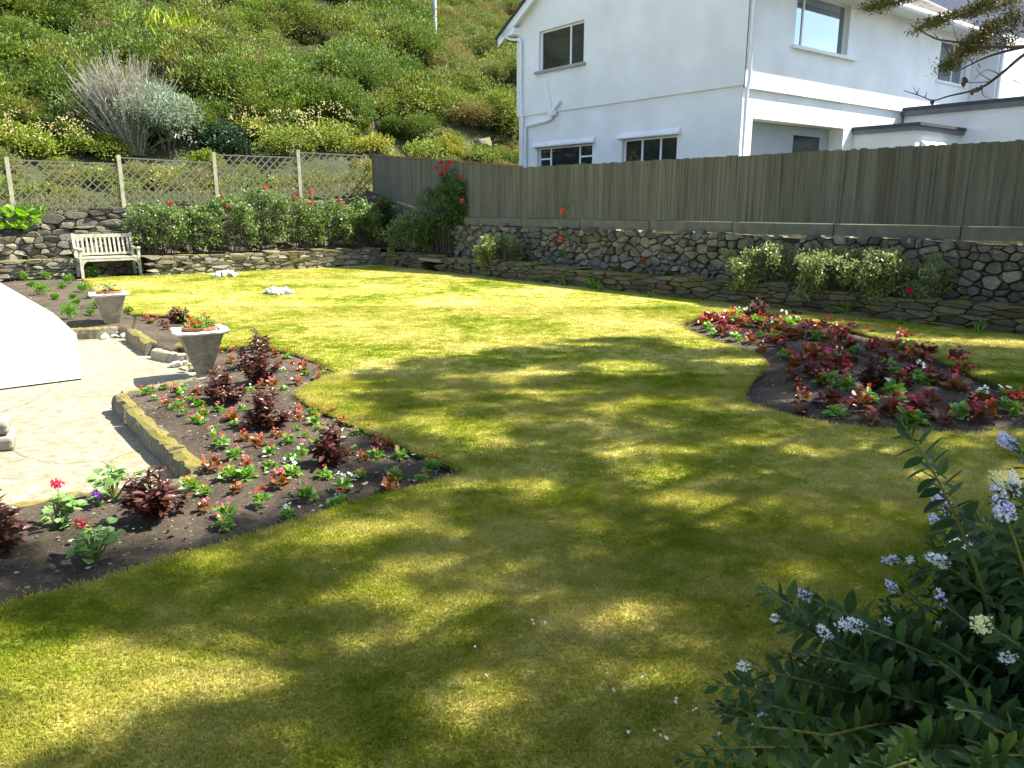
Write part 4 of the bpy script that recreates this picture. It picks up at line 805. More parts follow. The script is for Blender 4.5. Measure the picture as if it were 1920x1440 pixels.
for px,py,wp,lab in [(423,518,48,'low heap of white quartz stones on the lawn near the back wall'),(522,551,56,'larger heap of white quartz stones farther forward on the lawn')]:
    c=G(px,py); r=wp/2*c[1]/F; mb=MB()
    for k in range(46):
        a=R.uniform(0,6.28); q=math.sqrt(R.random()); rock(mb,(math.cos(a)*q*r,math.sin(a)*q*r*.7,.02+(1-q*q)*r*.30),R.uniform(.14,.3)*r,(1,1,.7),sub=1)
    o=mb.build('stone_heap',M['white_stone']); o.location=c; tag(o,lab,'stone heap')
for k in range(72):
    t=R.random(); px,py=[(290+t*60,645+t*12),(160+t*75,624+t*6),(338+t*40,676+t*22),(255+t*35,640+t*22)][k%4]; s_0=R.uniform(.02,.062); mb=MB(); rock(mb,(0,0,0),s_0,(1.3,.9,.7),sub=1); o=mb.build('stone',M[R.choice(['lichen','rubble','slate','lichen','white_stone'])]); c=G(px+R.gauss(0,3),py+R.gauss(0,2),-.15); o.location=(c[0],c[1],-.145); tag(o,'small loose rubble stone '+['between the two urns, beside the corner bed','at the far urn foot along the kerb','beside the near urn foot on the path','along the short dark kerb stone'][k%4],'stone','loose rubble stones, heap '+'ABCD'[k%4])
# ------------------------------------------------------------- urns
def urn(px,py,sz,hh_,label,lab2,flowers):
    c=G(px,py,-.165); e=empty('urn',c,R.uniform(.1,.3)); tag(e,label,'urn'); h=hh_; sz=sz*1.18
    def ring(r,z,k=8,wob=.02,sq=.0):
        o=[]
        for i in range(24):
            a=i*math.pi/12+.26; rr_=r*(1+sq*abs(math.cos(4*a/2))**.5)*(1+.012*math.sin(i*7)); 
            o.append((math.cos(a)*rr_,math.sin(a)*rr_,z))
        return o
    def sq_(r,z,rot=.785,rd=.3):   # square section with worn corners
        o=[]
        for i in range(24):
            a=i*math.pi/12; c_,s_=math.cos(a),math.sin(a); m_=max(abs(c_),abs(s_)); q=r/(m_**.72); o.append((q*c_*math.cos(rot)-q*s_*math.sin(rot),q*c_*math.sin(rot)+q*s_*math.cos(rot),z))
        return o
    def loft(rs,mt,name,par):
        mb=MB(); k=24; v=np.array(rs).reshape(-1,3); v=v*(1+rng.normal(0,.006,(len(v),1))); mb.add(v,[[i*k+j,i*k+(j+1)%k,(i+1)*k+(j+1)%k,(i+1)*k+j] for i in range(len(rs)-1) for j in range(k)]); mb.ngon(v[:k][::-1]); mb.ngon(v[-k:]); return mb.build(name,M[mt],par)
    ro=.35
    loft([sq_(.088*sz,0,ro),sq_(.085*sz,.05*h,ro),sq_(.055*sz,.055*h,ro),sq_(.058*sz,.12*h,ro),sq_(.082*sz,.28*h,ro),sq_(.112*sz,.48*h,ro),sq_(.142*sz,.70*h,ro),sq_(.168*sz,.88*h,ro),sq_(.178*sz,.935*h,ro)],'urn','bowl',e)
    loft([sq_(.172*sz,.93*h,ro),sq_(.215*sz,.955*h,ro),sq_(.22*sz,.985*h,ro),sq_(.21*sz,1.*h,ro),sq_(.15*sz,1.0*h,ro),sq_(.14*sz,.97*h,ro)],'urntop','rim',e)
    pot=empty('flower_pot',(c[0],c[1],c[2]+h*.975-.035)); tag(pot,lab2[0],'pot'); mb=MB(); prof=[(.10,0),(.128,.05),(.136,.052),(.136,.075),(.122,.075),(.115,.04)]
    k=20; v=[(math.cos(i*2*math.pi/k)*r*sz,math.sin(i*2*math.pi/k)*r*sz,z) for r,z in prof for i in range(k)]; mb.add(v,[[i*k+j,i*k+(j+1)%k,(i+1)*k+(j+1)%k,(i+1)*k+j] for i in range(len(prof)-1) for j in range(k)]); mb.build('pot_body',M['terra'],pot)
    mb=MB(); mb.ngon([(math.cos(i*2*math.pi/k)*.12*sz,math.sin(i*2*math.pi/k)*.12*sz,.05) for i in range(k)]); mb.build('potting_soil',M['soil'],pot)
    pl=empty('potted_plant',(c[0],c[1],c[2]+h*.975+.012)); tag(pl,lab2[1],'plant'); mb=MB(); n=150; p=np.stack([rng.normal(0,.055,n),rng.normal(0,.055,n),rng.uniform(0,.09,n)],1)*sz; leaves(mb,p,unit(n)*.7+[0,0,.5],rng.uniform(.025,.05,n),rng.uniform(.02,.035,n),.15); mb.build('foliage',M['shrub_l'] if not flowers else M['mari'],pl)
    if flowers:
        mb=MB(); n=26; a=rng.uniform(0,6.28,n); p=np.stack([np.cos(a)*.09,np.sin(a)*.09,rng.uniform(.05,.11,n)],1); leaves(mb,p,unit(n)+[0,0,.6],.035,.03); mb.build('flower',M['red'],pl)
urn(213,625,.98,.56,'far weathered stone urn, tapering below a square rim',('terracotta pot sunk in the far stone urn','small pale-leaved plant in the far stone urn'),False)
urn(383,710,1.04,.51,'near weathered stone urn with a broad square rim beside the path',('terracotta pot sunk in the near stone urn','bright green begonia with a few red flowers in the near stone urn'),True)
# ------------------------------------------------------------- bedding plants
BZ={'big':(bed3,-.055,.05),'isl':(island,-.075,.10),'cor':(bed2,-.05,.03),'far':(bed1,-.05,.05)}
def bedz(p,bed):
    poly,base,md=BZ[bed]; x=np.array([p[0]]);y=np.array([p[1]]); return base+md*float(np.clip(pdist(x,y,poly)[0]/.8,0,1)**.7)
def bpos(px,py,bed): p=G(px,py,-.02); z=bedz(p,bed); p=G(px,py,z); return np.array([p[0],p[1],z])
def beg_parts(leafm,flm,e,nfl):
    mb=MB(); n=R.randint(20,30); a=rng.uniform(0,6.28,n); el=rng.uniform(-.12,1.15,n); d=np.stack([np.cos(a)*np.cos(el),np.sin(a)*np.cos(el),np.sin(el)],1); p=d*rng.uniform(.008,.035,n)[:,None]*np.array([1,1,1.2])+[0,0,.008]
    leaves(mb,p,d+[0,0,.1],rng.uniform(.028,.048,n),rng.uniform(.026,.04,n),.18,hi=True,curl=.25); mb.tube([(0,0,-.03),(0,0,.012)],.004,4); mb.build('foliage',M[leafm],e)
    if flm:
        mb=MB()
        for k in range(nfl):
            c=np.array([R.gauss(0,.022),R.gauss(0,.022),R.uniform(.055,.09)]); m_=5; leaves(mb,np.repeat(c[None],m_,0),unit(m_)*1.+[0,-.2,.5],rng.uniform(.010,.017,m_),rng.uniform(.010,.016,m_),.2)
        mb.build('flower',M[flm],e)
KND={'R':('beg_g','red'),'r':('beg_b','coral'),'P':('beg_g','pink'),'W':('beg_g','whitep'),'G':('beg_g',None),'p':('beg_b','pink'),'c':('beg_d','crimson'),'d':('beg_d',None)}
WORD={'R':'red-flowered begonia with green leaves','r':'coral-red begonia with bronze leaves','P':'pink-flowered begonia with green leaves','W':'white-flowered begonia with green leaves','G':'flowerless green begonia','p':'pink-flowered begonia with bronze leaves','c':'crimson-flowered begonia with dark red leaves','d':'flowerless dark red-leaved begonia'}
protos={}
def begonia(code):
    L_=protos.setdefault(code,[])
    if len(L_)<4:
        e=empty('begonia'); beg_parts(*KND[code],e,R.randint(3,6)); L_.append(e); return e
    return dup(R.choice(L_))
A1=[(80,790,'R'),(130,780,'P'),(165,830,'R'),(225,755,'P'),(300,775,'r'),(350,765,'R'),(365,805,'P'),(410,845,'P'),(485,785,'r'),(245,880,'r'),(330,908,'R'),(380,952,'R'),(485,888,'W'),(520,955,'R'),(470,1010,'P'),(515,1022,'R'),(600,1062,'R'),(610,1112,'P'),(660,1190,'R'),(655,922,'P'),(710,975,'W'),(740,990,'r'),(760,1032,'W'),(820,922,'P'),(815,1082,'r'),(835,1142,'r'),(760,1268,'P'),(935,1182,'r'),(1035,1245,'R'),(1080,1115,'r'),(1165,1155,'P'),(1250,1243,'P'),(1210,1302,'G'),(1225,1062,'G'),(1285,1112,'R'),(1240,992,'r'),(1235,922,'r'),(1350,952,'R'),(1370,1022,'R'),(1410,1062,'P'),(1355,1192,'G'),(1490,962,'r'),(1550,975,'p'),(1570,1025,'r'),(1665,1095,'R'),(1730,1085,'R'),(1650,1235,'P'),(1820,1172,'r'),(1870,1202,'r'),(1825,1268,'P'),(1720,1292,'r'),(880,770,'W'),(650,488,'r'),(750,473,'r'),(735,552,'r'),(610,522,'G'),(800,582,'r'),(1150,527,'R'),(1190,577,'r'),(1270,582,'p'),(1130,632,'W'),(1225,722,'r'),(1300,652,'G'),(1385,622,'r'),(1430,652,'R'),(1385,687,'r'),(1100,572,'r'),(1065,510,'r'),(1135,772,'G'),(1050,742,'r'),(960,742,'r'),(1270,622,'r'),(720,1425,'R'),(850,1342,'r'),(850,1428,'P'),(1030,1352,'G'),(1190,1405,'W'),(1430,1425,'R'),(1700,1415,'R'),(580,1362,'r')]
D1=[(20,690,'R'),(105,720,'R'),(105,815,'p'),(240,850,'P'),(225,925,'P'),(450,785,'R'),(300,705,'r'),(565,675,'r'),(710,745,'P'),(610,860,'W'),(905,795,'W'),(945,690,'W'),(1215,705,'r'),(1245,620,'W'),(1410,650,'R'),(1480,575,'W'),(1280,505,'P'),(1240,640,'G')]
S1=[(310,365,'r'),(385,290,'r'),(380,395,'W'),(440,450,'G'),(510,290,'R'),(530,375,'r'),(550,450,'r'),(620,275,'r'),(640,320,'R'),(700,355,'r'),(680,505,'W'),(720,265,'W'),(820,525,'r'),(840,455,'W'),(820,355,'r'),(900,320,'R'),(950,370,'r'),(960,460,'R'),(1020,300,'P'),(1050,405,'r'),(1010,515,'R'),(1120,350,'W'),(1130,265,'W'),(1190,320,'W'),(1120,535,'r'),(1150,585,'r'),(1080,470,'R'),(1150,420,'r'),(1230,350,'R'),(1240,450,'P'),(1250,505,'G'),(1320,275,'W'),(1340,330,'W'),(1360,390,'R'),(1340,460,'P'),(1410,420,'P'),(1440,350,'G'),(1490,340,'G'),(1470,460,'r'),(1540,490,'R'),(1540,390,'r'),(1620,370,'r'),(1660,460,'P'),(1680,520,'r'),(1740,410,'r'),(1800,460,'P'),(1890,410,'R'),(1890,580,'P'),(1800,530,'P'),(1720,610,'P'),(1200,680,'W'),(1270,700,'R'),(1290,815,'r'),(1270,920,'G'),(1440,700,'r'),(1530,710,'r'),(1660,740,'P'),(1660,790,'P'),(1780,700,'W'),(1820,780,'r'),(1680,860,'W'),(1480,880,'r'),(1640,975,'P'),(1570,980,'P'),(1340,1020,'r'),(1380,1135,'r'),(1360,1300,'r'),(1640,1180,'G'),(1720,1150,'G'),(1750,1310,'R'),(1890,985,'P'),(1850,1010,'W'),(1500,620,'G'),(940,620,'r'),(580,330,'r'),(740,330,'r'),(450,330,'r'),(1080,330,'R')]
S2=[(100,135,'R'),(270,170,'r'),(380,185,'W'),(80,305,'P'),(135,350,'P'),(310,300,'G'),(430,275,'P'),(540,320,'P'),(680,315,'W'),(620,220,'r'),(790,350,'r'),(310,380,'P'),(430,410,'P'),(480,490,'R'),(680,440,'r'),(800,440,'P'),(960,420,'G'),(890,400,'r'),(540,610,'G'),(640,660,'P'),(660,720,'G'),(710,580,'G'),(870,540,'r'),(890,610,'r'),(820,670,'W'),(930,690,'r'),(1140,490,'r'),(1210,465,'P'),(1260,575,'r'),(1360,595,'r'),(1120,700,'r'),(1210,760,'P'),(520,800,'W'),(270,875,'R'),(740,925,'P'),(780,975,'P'),(500,985,'r'),(550,935,'R'),(290,1095,'P'),(680,1065,'P'),(750,1100,'R'),(1050,1095,'W'),(1220,1020,'G'),(1400,1075,'P'),(1510,1035,'r'),(1770,995,'R'),(1890,900,'r'),(1800,870,'W'),(1480,890,'W'),(1560,880,'G'),(940,910,'G'),(20,560,'r'),(60,440,'G'),(1740,840,'W'),(1840,980,'r'),(200,920,'G'),(1450,920,'G')]
C1=[(100,230,'p'),(130,260,'r'),(180,235,'r'),(210,250,'r'),(245,300,'r'),(430,210,'W'),(530,215,'r')]
plants=[(250+a/4,540+b_/4+1,c,'big') for a,b_,c in A1]+[(350+a/3.2,700+b_/3.2+1,c,'big') for a,b_,c in D1]+[(1260+a/5.647,550+b_/5.647,c,'isl') for a,b_,c in S1]+[(1580+a/5.647,600+b_/5.647,c,'isl') for a,b_,c in S2]+[(250+a/4,540+b_/4+2,c,'cor') for a,b_,c in C1]
q2_=[]
for px,py,c,bd in plants:
    if bd=='isl':
        u=R.random()
        if c in 'r': c='c' if u<.65 else 'r'
        elif c in 'RP': c='c' if u<.45 else ('p' if c=='P' and u<.8 else c)
        elif c=='G': c='d' if u<.7 else c
        elif c=='W' and u<.25: c='d'
    q2_.append((px,py,c,bd))
plants=[(a,b_,('R' if (c=='W' and R.random()<.35) else c),d) for a,b_,c,d in q2_]
PLN={'big':'in the big left bed','isl':'in the island bed','cor':'in the small corner bed'}
# count each kind from the left of the picture so that a label points at one plant
groups={}
for i,(px,py,c,bd) in enumerate(plants): groups.setdefault((c,bd),[]).append((px,i))
rank={}
for k_,l in groups.items():
    for j,(px,i) in enumerate(sorted(l)): rank[i]=(j+1,len(l))
def ordn(n): return '%d%s'%(n,'th' if 10<n%100<14 else {1:'st',2:'nd',3:'rd'}.get(n%10,'th'))
for i,(px,py,c,bd) in enumerate(plants):
    p=bpos(px,py,bd); e=begonia(c); e.location=p; e.rotation_euler=(0,0,R.uniform(0,6.28)); s=R.uniform(.62,1.12)*(1.85 if bd=='isl' else 1.); 
    if bd=='big' and py>870: s*=1.1
    e.scale=(s,s,s); j,n=rank[i]
    tag(e,f"{WORD[c]} {PLN[bd]}"+(f", {ordn(j)} from the left" if n>1 else ''),'flower','begonias planted out in the beds')
# dark-leaved bushes
def darkbush(px,py,hpx,wpx,bed,label,mt='dark',tip='r'):
    p=bpos(px,py,bed); sc_l=p[1]/F; h=hpx*sc_l*1.12; w_=wpx*sc_l/2*1.1; e=empty('dark_leaved_bush',p); tag(e,label,'bush','dark red-leaved dot plants in the beds')
    ms=MB(); mb=MB(); ns=17; P_=[];D_=[];Ls=[]
    for k in range(ns):
        a=R.uniform(0,6.28); rr_=w_*math.sqrt(R.random())*1.; top=np.array([math.cos(a)*rr_,math.sin(a)*rr_,h*(1-.72*(rr_/w_)**1.6)*R.uniform(.75,1.08)]); mid=top*np.array([.75,.75,.42]); ms.tube([(0,0,-.02),mid,top],[.006,.004,.002],4,cap=False)
        for j in range(36):
            t=R.uniform(.25,1.); q=(mid*2*t if t<.5 else mid+(top-mid)*(t-.5)*2); P_.append(q+rng.normal(0,.01,3)); aa=R.uniform(0,6.28); D_.append([math.cos(aa),math.sin(aa),R.uniform(-.1,.8)]); Ls.append(R.uniform(.035,.07))
    Ls=np.array(Ls); leaves(mb,np.array(P_),np.array(D_),Ls,Ls*.42,.2,hi=True,curl=.2); mb.build('foliage',M[mt],e); ms.build('stem',M['dark'],e)
for a in [(484,718,66,80,'big','lower front dark bush of the close pair beside the near urn'),(480,683,68,76,'big','tall rear dark-leaved bush at the top of the big bed'),(420,752,66,72,'big','dark red bush just right of the near urn foot'),(502,802,74,78,'big','mixed green and dark red bush in the middle of the big bed'),
  (622,872,84,66,'big','dark bronze bush close to the cut lawn edge on the right of the big bed'),(292,968,116,110,'big','largest dark red bush, beside the end of the mossy kerb'),(-12,1035,130,100,'big','dark red bush cut by the left edge of the picture'),(334,606,34,46,'cor','round dark bush in the small corner bed behind the near urn'),
  (1416,604,44,46,'isl','reddish bush standing above the flowers at the far end of the island bed'),(1634,732,76,62,'isl','dark shaded bush in the middle of the island bed')]: darkbush(*a)
# geraniums and the petunia
def geranium(px,py,hpx,wpx,label,flower=None,fc='crimson'):
    p=bpos(px,py,'big'); s=p[1]/F; h=hpx*s; w_=wpx*s/2; e=empty('geranium',p); tag(e,label,'plant','geraniums at the front of the big bed'); mb=MB(); ms=MB(); P_=[];D_=[]
    for k in range(16):
        a=R.uniform(0,6.28); q=np.array([math.cos(a),math.sin(a),0])*w_*R.uniform(.25,1)+hz*h*R.uniform(.35,1); ms.tube([(0,0,-.01),q*[.6,.6,.7],q],[.005,.004,.002],4,cap=False)
        for j in range(4): P_.append(q+rng.normal(0,.014,3)); D_.append([math.cos(a+R.gauss(0,1)),math.sin(a+R.gauss(0,1)),R.uniform(-.2,.5)])
    n=len(P_); Ls=rng.uniform(.035,.055,n); leaves(mb,np.array(P_),np.array(D_),Ls,Ls*1.05,.12,hi=True,curl=.2); mb.build('foliage',M['ger'],e); ms.build('stem',M['stem'],e)
    if flower:
        c=AT(*flower,p[1]+.02)-p; ms=MB(); ms.tube([(0,0,.02),c*.55+[.01,0,.01],c],[.003,.0025,.002],4,cap=False); ms.build('flower_stalk',M['stem'],e); mb=MB(); n=42; leaves(mb,c+unit(n)*np.array([.022,.022,.014]),unit(n)+[0,0,.3],.02,.017,.1); mb.build('flower',M[fc],e)
geranium(110,988,60,80,'pale green geranium carrying a tall pink flower head by the mossy kerb',(107,905))
geranium(215,935,58,85,'leafy green geranium behind the violet flower')
geranium(178,1052,72,90,'round-leaved geranium with a dark crimson flower, nearest the front left',(152,982),'crimson')
p=bpos(186,945,'big'); e=empty('petunia',p); tag(e,'small violet petunia bloom between the two pale geraniums','flower'); mb=MB(); c=AT(183,926,p[1])-p; leaves(mb,c+unit(26)*.01,unit(26)+[0,-.5,.4],.03,.028,.15); mb.build('flower',M['violet'],e)
mb=MB(); mb.tube([(0,0,-.01),c],[.003,.002],4); n=10; leaves(mb,rng.normal(0,.01,(n,3)),unit(n)+[0,0,.4],.03,.018); mb.build('foliage',M['ger'],e)
# marigold-like green plants in the far left bed
gp_=[(46,527,20,22),(87,526,22,24),(113,520,20,24),(130,531,22,34),(118,542,12,18),(156,547,20,36),(170,560,14,20),(185,578,26,34),(80,553,34,46),(132,598,44,52),(104,563,14,16),(243,590,16,18),(137,560,9,11),(144,571,10,12),(170,590,9,12),(60,540,16,22)]
for i,(px,py,hp,wp) in enumerate(sorted(gp_)):
    p=bpos(px,py,'far'); s=p[1]/F; e=empty('seedling_plant',p); tag(e,f'fresh green seedling plant in the far left bed, {ordn(i+1)} from the left','plant','green seedlings in the far left bed')
    mb=MB(); n=190; r=wp*s/2; h=hp*s*.9; q=unit(n)*rng.uniform(.1,1,n)[:,None]*np.array([r*.8,r*.8,h*.45])+[0,0,h*.4]; q[:,2]=np.abs(q[:,2]); leaves(mb,q*np.array([.8,.8,.9]),q*np.array([1,1,.4])/r+unit(n)*.4+[0,0,.6],rng.uniform(.04,.075,n),rng.uniform(.015,.028,n),.2,curl=.2); mb.build('foliage',M['mari'],e)
    mb=MB(); mb.tube([(0,0,-.03),(0,0,h*.6)],.008,4); mb.build('stem',M['stem'],e)
# ------------------------------------------------------------- roses and terrace shrubs
def onBK(px,py,o): 
    d=ray(px,py); n3=np.array([*nb,0]); P0=BK(0,o); t=np.dot(P0-[0,0,H],n3)/np.dot(d,n3); return np.array([0,0,H])+d*t
def onRT(px,py,o):
    d=ray(px,py); n3=np.array([*nr,0]); P0=RT(0,o); t=np.dot(P0-[0,0,H],n3)/np.dot(d,n3); return np.array([0,0,H])+d*t
def bloom(parent,c,r,mt):
    mb=MB(); n=34; d=unit(n); leaves(mb,np.array(c)+d*r*.35,d+[0,0,.25],r*.9,r*.9,.25); mb.build('flower',M[mt],parent)
def rosebush(name,base,w_,h,label,lm,blooms=(),n=1500,ll=.055,lw=.038,group=None,fan=1.,low=.18,cat='rose bush'):
    e=empty(name,base); tag(e,label,cat,group); ms=MB(); mb=MB(); P_=[];D_=[]
    ns=max(7,int(w_*16))
    for k in range(ns):
        x=R.uniform(-1,1)*w_*.5; y=R.gauss(0,.18); top=np.array([x*fan,y,h*R.uniform(.6,1.02)*(1-.25*(2*x/w_)**2)]); b_=np.array([x*.45,y*.4,-.03]); mid=(b_+top)/2+rng.normal(0,.05,3); ms.tube([b_,mid,top],[.011,.008,.003],5,cap=False)
        for q in range(3):
            u=mid+(top-mid)*R.uniform(.0,.9); v_=u+np.array([R.gauss(0,.14),R.gauss(0,.12),R.uniform(.0,.2)]); ms.tube([u,v_],[.004,.002],4,cap=False)
    cl=max(14,int(w_*h*60)); cc=np.stack([rng.uniform(-1,1,cl)*w_*.5,rng.normal(0,.17,cl),h*(low+(1-low)*rng.uniform(0,1,cl)**.8)],1); cc[:,2]*=(1-.22*(2*cc[:,0]/w_)**2); wi=rng.integers(0,cl,n); q=cc[wi]+unit(n)*rng.uniform(.04,.15,n)[:,None]
    leaves(mb,q,unit(n)*.9+[0,-.15,.25],rng.uniform(.7,1.3,n)*ll,rng.uniform(.7,1.3,n)*lw,.2); mb.build('foliage',M[lm],e); ms.build('stem',M['twig'],e)
    for c,r,m_ in blooms: bloom(e,np.array(c)-np.array(base),r,m_)
    return e
GRR='rose bushes behind the back dry stone wall'
rb=[(300,468,100,92,'leftmost rose bush of the back bed, next to the bench',[(320,384,'crimson')]),(365,469,85,82,'rose bush second from the bench, with pale lower leaves',[(415,369,'crimson')]),(430,468,90,100,'tall rose bush in front of the third trellis post',[(426,388,'crimson')]),(495,468,90,112,'tallest rose bush with a crimson bloom on top, below the fourth trellis panel',[(498,351,'crimson')]),
 (555,468,90,95,'rose bush in front of the last trellis post, dark blooms on top',[(553,382,'pink'),(583,360,'red'),(552,372,'crimson'),(571,382,'red')]),(615,468,85,88,'rose bush with reddish young shoots right of the last trellis post',[(637,379,'crimson'),(641,387,'red')]),(670,466,75,85,'rose bush at the right end of the back bed',[(583,382,'crimson')])]
for k,(px,py,wp,hp,lab,bl_) in enumerate(rb):
    c=onBK(px,py,.75); c[2]=.40; s=c[1]/F; rosebush('rose_bush',c,wp*s*1.15,hp*s*1.0,lab,'rose_l',[(onBK(a,b_,.75),.06,m_) for a,b_,m_ in bl_],4200,.062,.042,group=GRR)
c=onBK(718,440,1.2); c[2]=.45; rosebush('rose_bush',c,.95,1.25,'dark green rose bush with one big magenta bloom in the fence corner','rose_d',[(onBK(712,384,1.0),.10,'crimson')],3800,.06,.042,cat='rose bush')
c=onRT(790,478,.55); c[2]=.27; rosebush('rose_bush',c,1.7,1.05,'yellow-green rose bush spreading in the corner below the climbing rose','rose_l',[(onRT(781,396,.5),.06,'coral')],5200,.06,.042)
c=onRT(835,470,.85); c[2]=.27; e=rosebush('climbing_rose',c,1.5,1.75,'dark climbing rose reaching up the board fence with red blooms','rose_d',[(onRT(a,b_,.9),.058,m_) for a,b_,m_ in[(826,307,'crimson'),(843,305,'crimson'),(819,315,'crimson'),(839,315,'red'),(833,321,'red'),(827,326,'crimson'),(863,333,'red'),(866,377,'coral')]],6500,.065,.045,cat='rose')
ms=MB()
for a,b_ in[(826,312),(840,312),(833,330),(862,340)]:
    q=onRT(a,b_,.95)-c; ms.tube([(q[0]*.4,q[1]*.4,1.2),(q[0]*.8,q[1]*.8,1.6),q],[.012,.008,.003],5,cap=False)
ms.build('stem',M['stem'],e); mb=MB()
for a,b_,n in[(833,335,160),(850,345,260),(820,400,200),(858,380,200),(845,325,80),(862,352,200),(780,430,120)]:
    q=onRT(a,b_,.95)-c; leaves(mb,q+unit(n)*rng.uniform(.03,.2,n)[:,None],unit(n)+[0,0,.2],.06,.04)
mb.build('foliage',M['rose_d'],e)
GS='leafy shrubs on the right terrace'
for px,w_,h,lab,bl_ in[(935,.95,.60,'small pale-leaved shrub overhanging the low wall near the drain',[]),(1455,1.25,.62,'leftmost of the three adjoining pale shrubs on the right terrace',[(1535,540,'crimson')]),(1575,1.3,.62,'middle of the three adjoining pale shrubs on the right terrace',[]),(1695,1.25,.66,'rightmost and tallest of the three adjoining shrubs on the right terrace',[(1640,543,'crimson'),(1705,545,'crimson')])]:
    c=onRT(px,500,.28); c[2]=.24; e=rosebush('leafy_shrub',c,w_,h,lab,'shrub_l',[(onRT(a,b_,.0),.045,m_) for a,b_,m_ in bl_],7000,.055,.030,GS,cat='shrub',low=.05)
for (bx,by),fx,lab,m_ in[((1063,470),[(1055,396)],'lone wispy pink rose on thin stems against the fence','coral'),((1060,480),[(1051,449)],'low orange-pink rose bloom against the rubble wall','coral'),((1207,503),[(1207,490)],'small red rose low on the right terrace','red')]:
    c=onRT(bx,by,.5); c[2]=.27; e=empty('thin_rose',c); tag(e,lab,'rose'); ms=MB(); mb=MB()
    for a,b_ in fx:
        q=onRT(a,b_,.75)-c; ms.tube([(0,0,0),q*.5+[.05,0,0],q],[.006,.005,.003],4,cap=False); bloom(e,q,.06,m_)
        if b_<420: ms.tube([q*.5,q+[.12,0,.25]],[.004,.002],4,cap=False); leaves(mb,q+[.1,0,.18]+unit(24)*.12,unit(24),.06,.04)
        leaves(mb,q*.6+unit(30)*.07,unit(30),.055,.035)
    ms.build('stem',M['stem'],e); mb.build('foliage',M['rose_d'],e)
for px,py,r,lab,m_ in[(1020,487,.16,'small yellow-green cushion plant behind the low wall','mari'),(1160,497,.14,'dark low plant on the terrace left of the small red rose','rose_d'),(1255,500,.15,'dark low plant on the terrace right of the small red rose','rose_d')]:
    c=onRT(px,py,.4); c[2]=.27; e=empty('cushion_plant',c); tag(e,lab,'plant'); mb=MB(); puff(mb,(0,0,.04),r,420,.04,.025); mb.build('foliage',M[m_],e)
for px,py,lab in[(1872,616,'grey-leaved cushion plant at the wall foot, left one of two'),(1908,622,'grey-leaved cushion plant at the wall foot, right one of two')]:
    c=G(px,py); e=empty('cushion_plant',c); tag(e,lab,'plant'); mb=MB(); puff(mb,(0,0,.02),.13,500,.03,.018); mb.build('foliage',M['silver'],e)
for i,(px,py,h) in enumerate([(910,519,.12),(1055,535,.22),(1112,541,.28),(1125,545,.2),(1220,556,.14),(1400,572,.14),(1589,590,.30),(1690,607,.12),(1835,622,.2)]):
    c=G(px,py+1); e=empty('grass_weed',c); tag(e,f'tall weedy grass tuft at the foot of the right wall, {ordn(i+1)} from the left','grass tuft','weedy tufts along the right wall'); mb=MB(); n=22; leaves(mb,rng.normal(0,.02,(n,3))*[1,1,0],np.stack([rng.normal(0,.3,n),rng.normal(0,.3,n),np.ones(n)],1),rng.uniform(.4,1,n)*h,.008,.1,curl=.3); mb.build('foliage',M['mari'],e)
c=onBK(172,508,.55); c[2]=0.; e=empty('fern',c); tag(e,'little yellow-green fern growing under the bench','plant'); mb=MB(); puff(mb,(0,0,.08),.2,260,.06,.03); mb.build('foliage',M['mari'],e)
# fresh broad-leaved plants far left
c=onBK(25,445,1.45); c[2]=.98; e=empty('broad_leaved_plant',c); tag(e,'bright broad-leaved plant on the stone terrace at the left edge','plant'); mb=MB(); n=90; q=unit(n)*np.array([.55,.3,.2])+[0,0,.25]; leaves(mb,q,q*[1,1,.3]+unit(n)*.3+[0,-.3,.3],rng.uniform(.14,.24,n),rng.uniform(.11,.18,n),.1,hi=True,curl=.25); mb.build('foliage',M['bigleaf'],e)
c=onBK(50,410,1.6); c[2]=1.3; e=empty('grass_weed',c); tag(e,'tuft of fine green grass at the trellis foot, beside the broad-leaved plant','grass tuft'); mb=MB(); n=160; leaves(mb,rng.normal(0,.15,(n,3))*[1,.6,0],np.stack([rng.normal(0,.4,n),rng.normal(0,.3,n),np.ones(n)],1),rng.uniform(.15,.35,n),.012,.1,curl=.3); mb.build('foliage',M['mari'],e)
# fallen petals and bits on the grass
mb=MB()
for px,py in[(1021,1172),(910,1270),(895,1217),(1210,1267),(1265,1310),(1180,1375),(1250,1388),(1345,1380),(1000,1165),(630,1068),(1303,1330),(1357,1320),(1150,1300),(1230,1375)]:
    c=G(px,py,.025); leaves(mb,c[None]+rng.normal(0,.004,(2,3))*[1,1,.3],unit(2)+[0,0,.4],.014,.010)
tag(mb.build('fallen_petals',M['whitep']),'scattered tiny white fallen petals on the shaded foreground lawn','petals',kind='stuff')
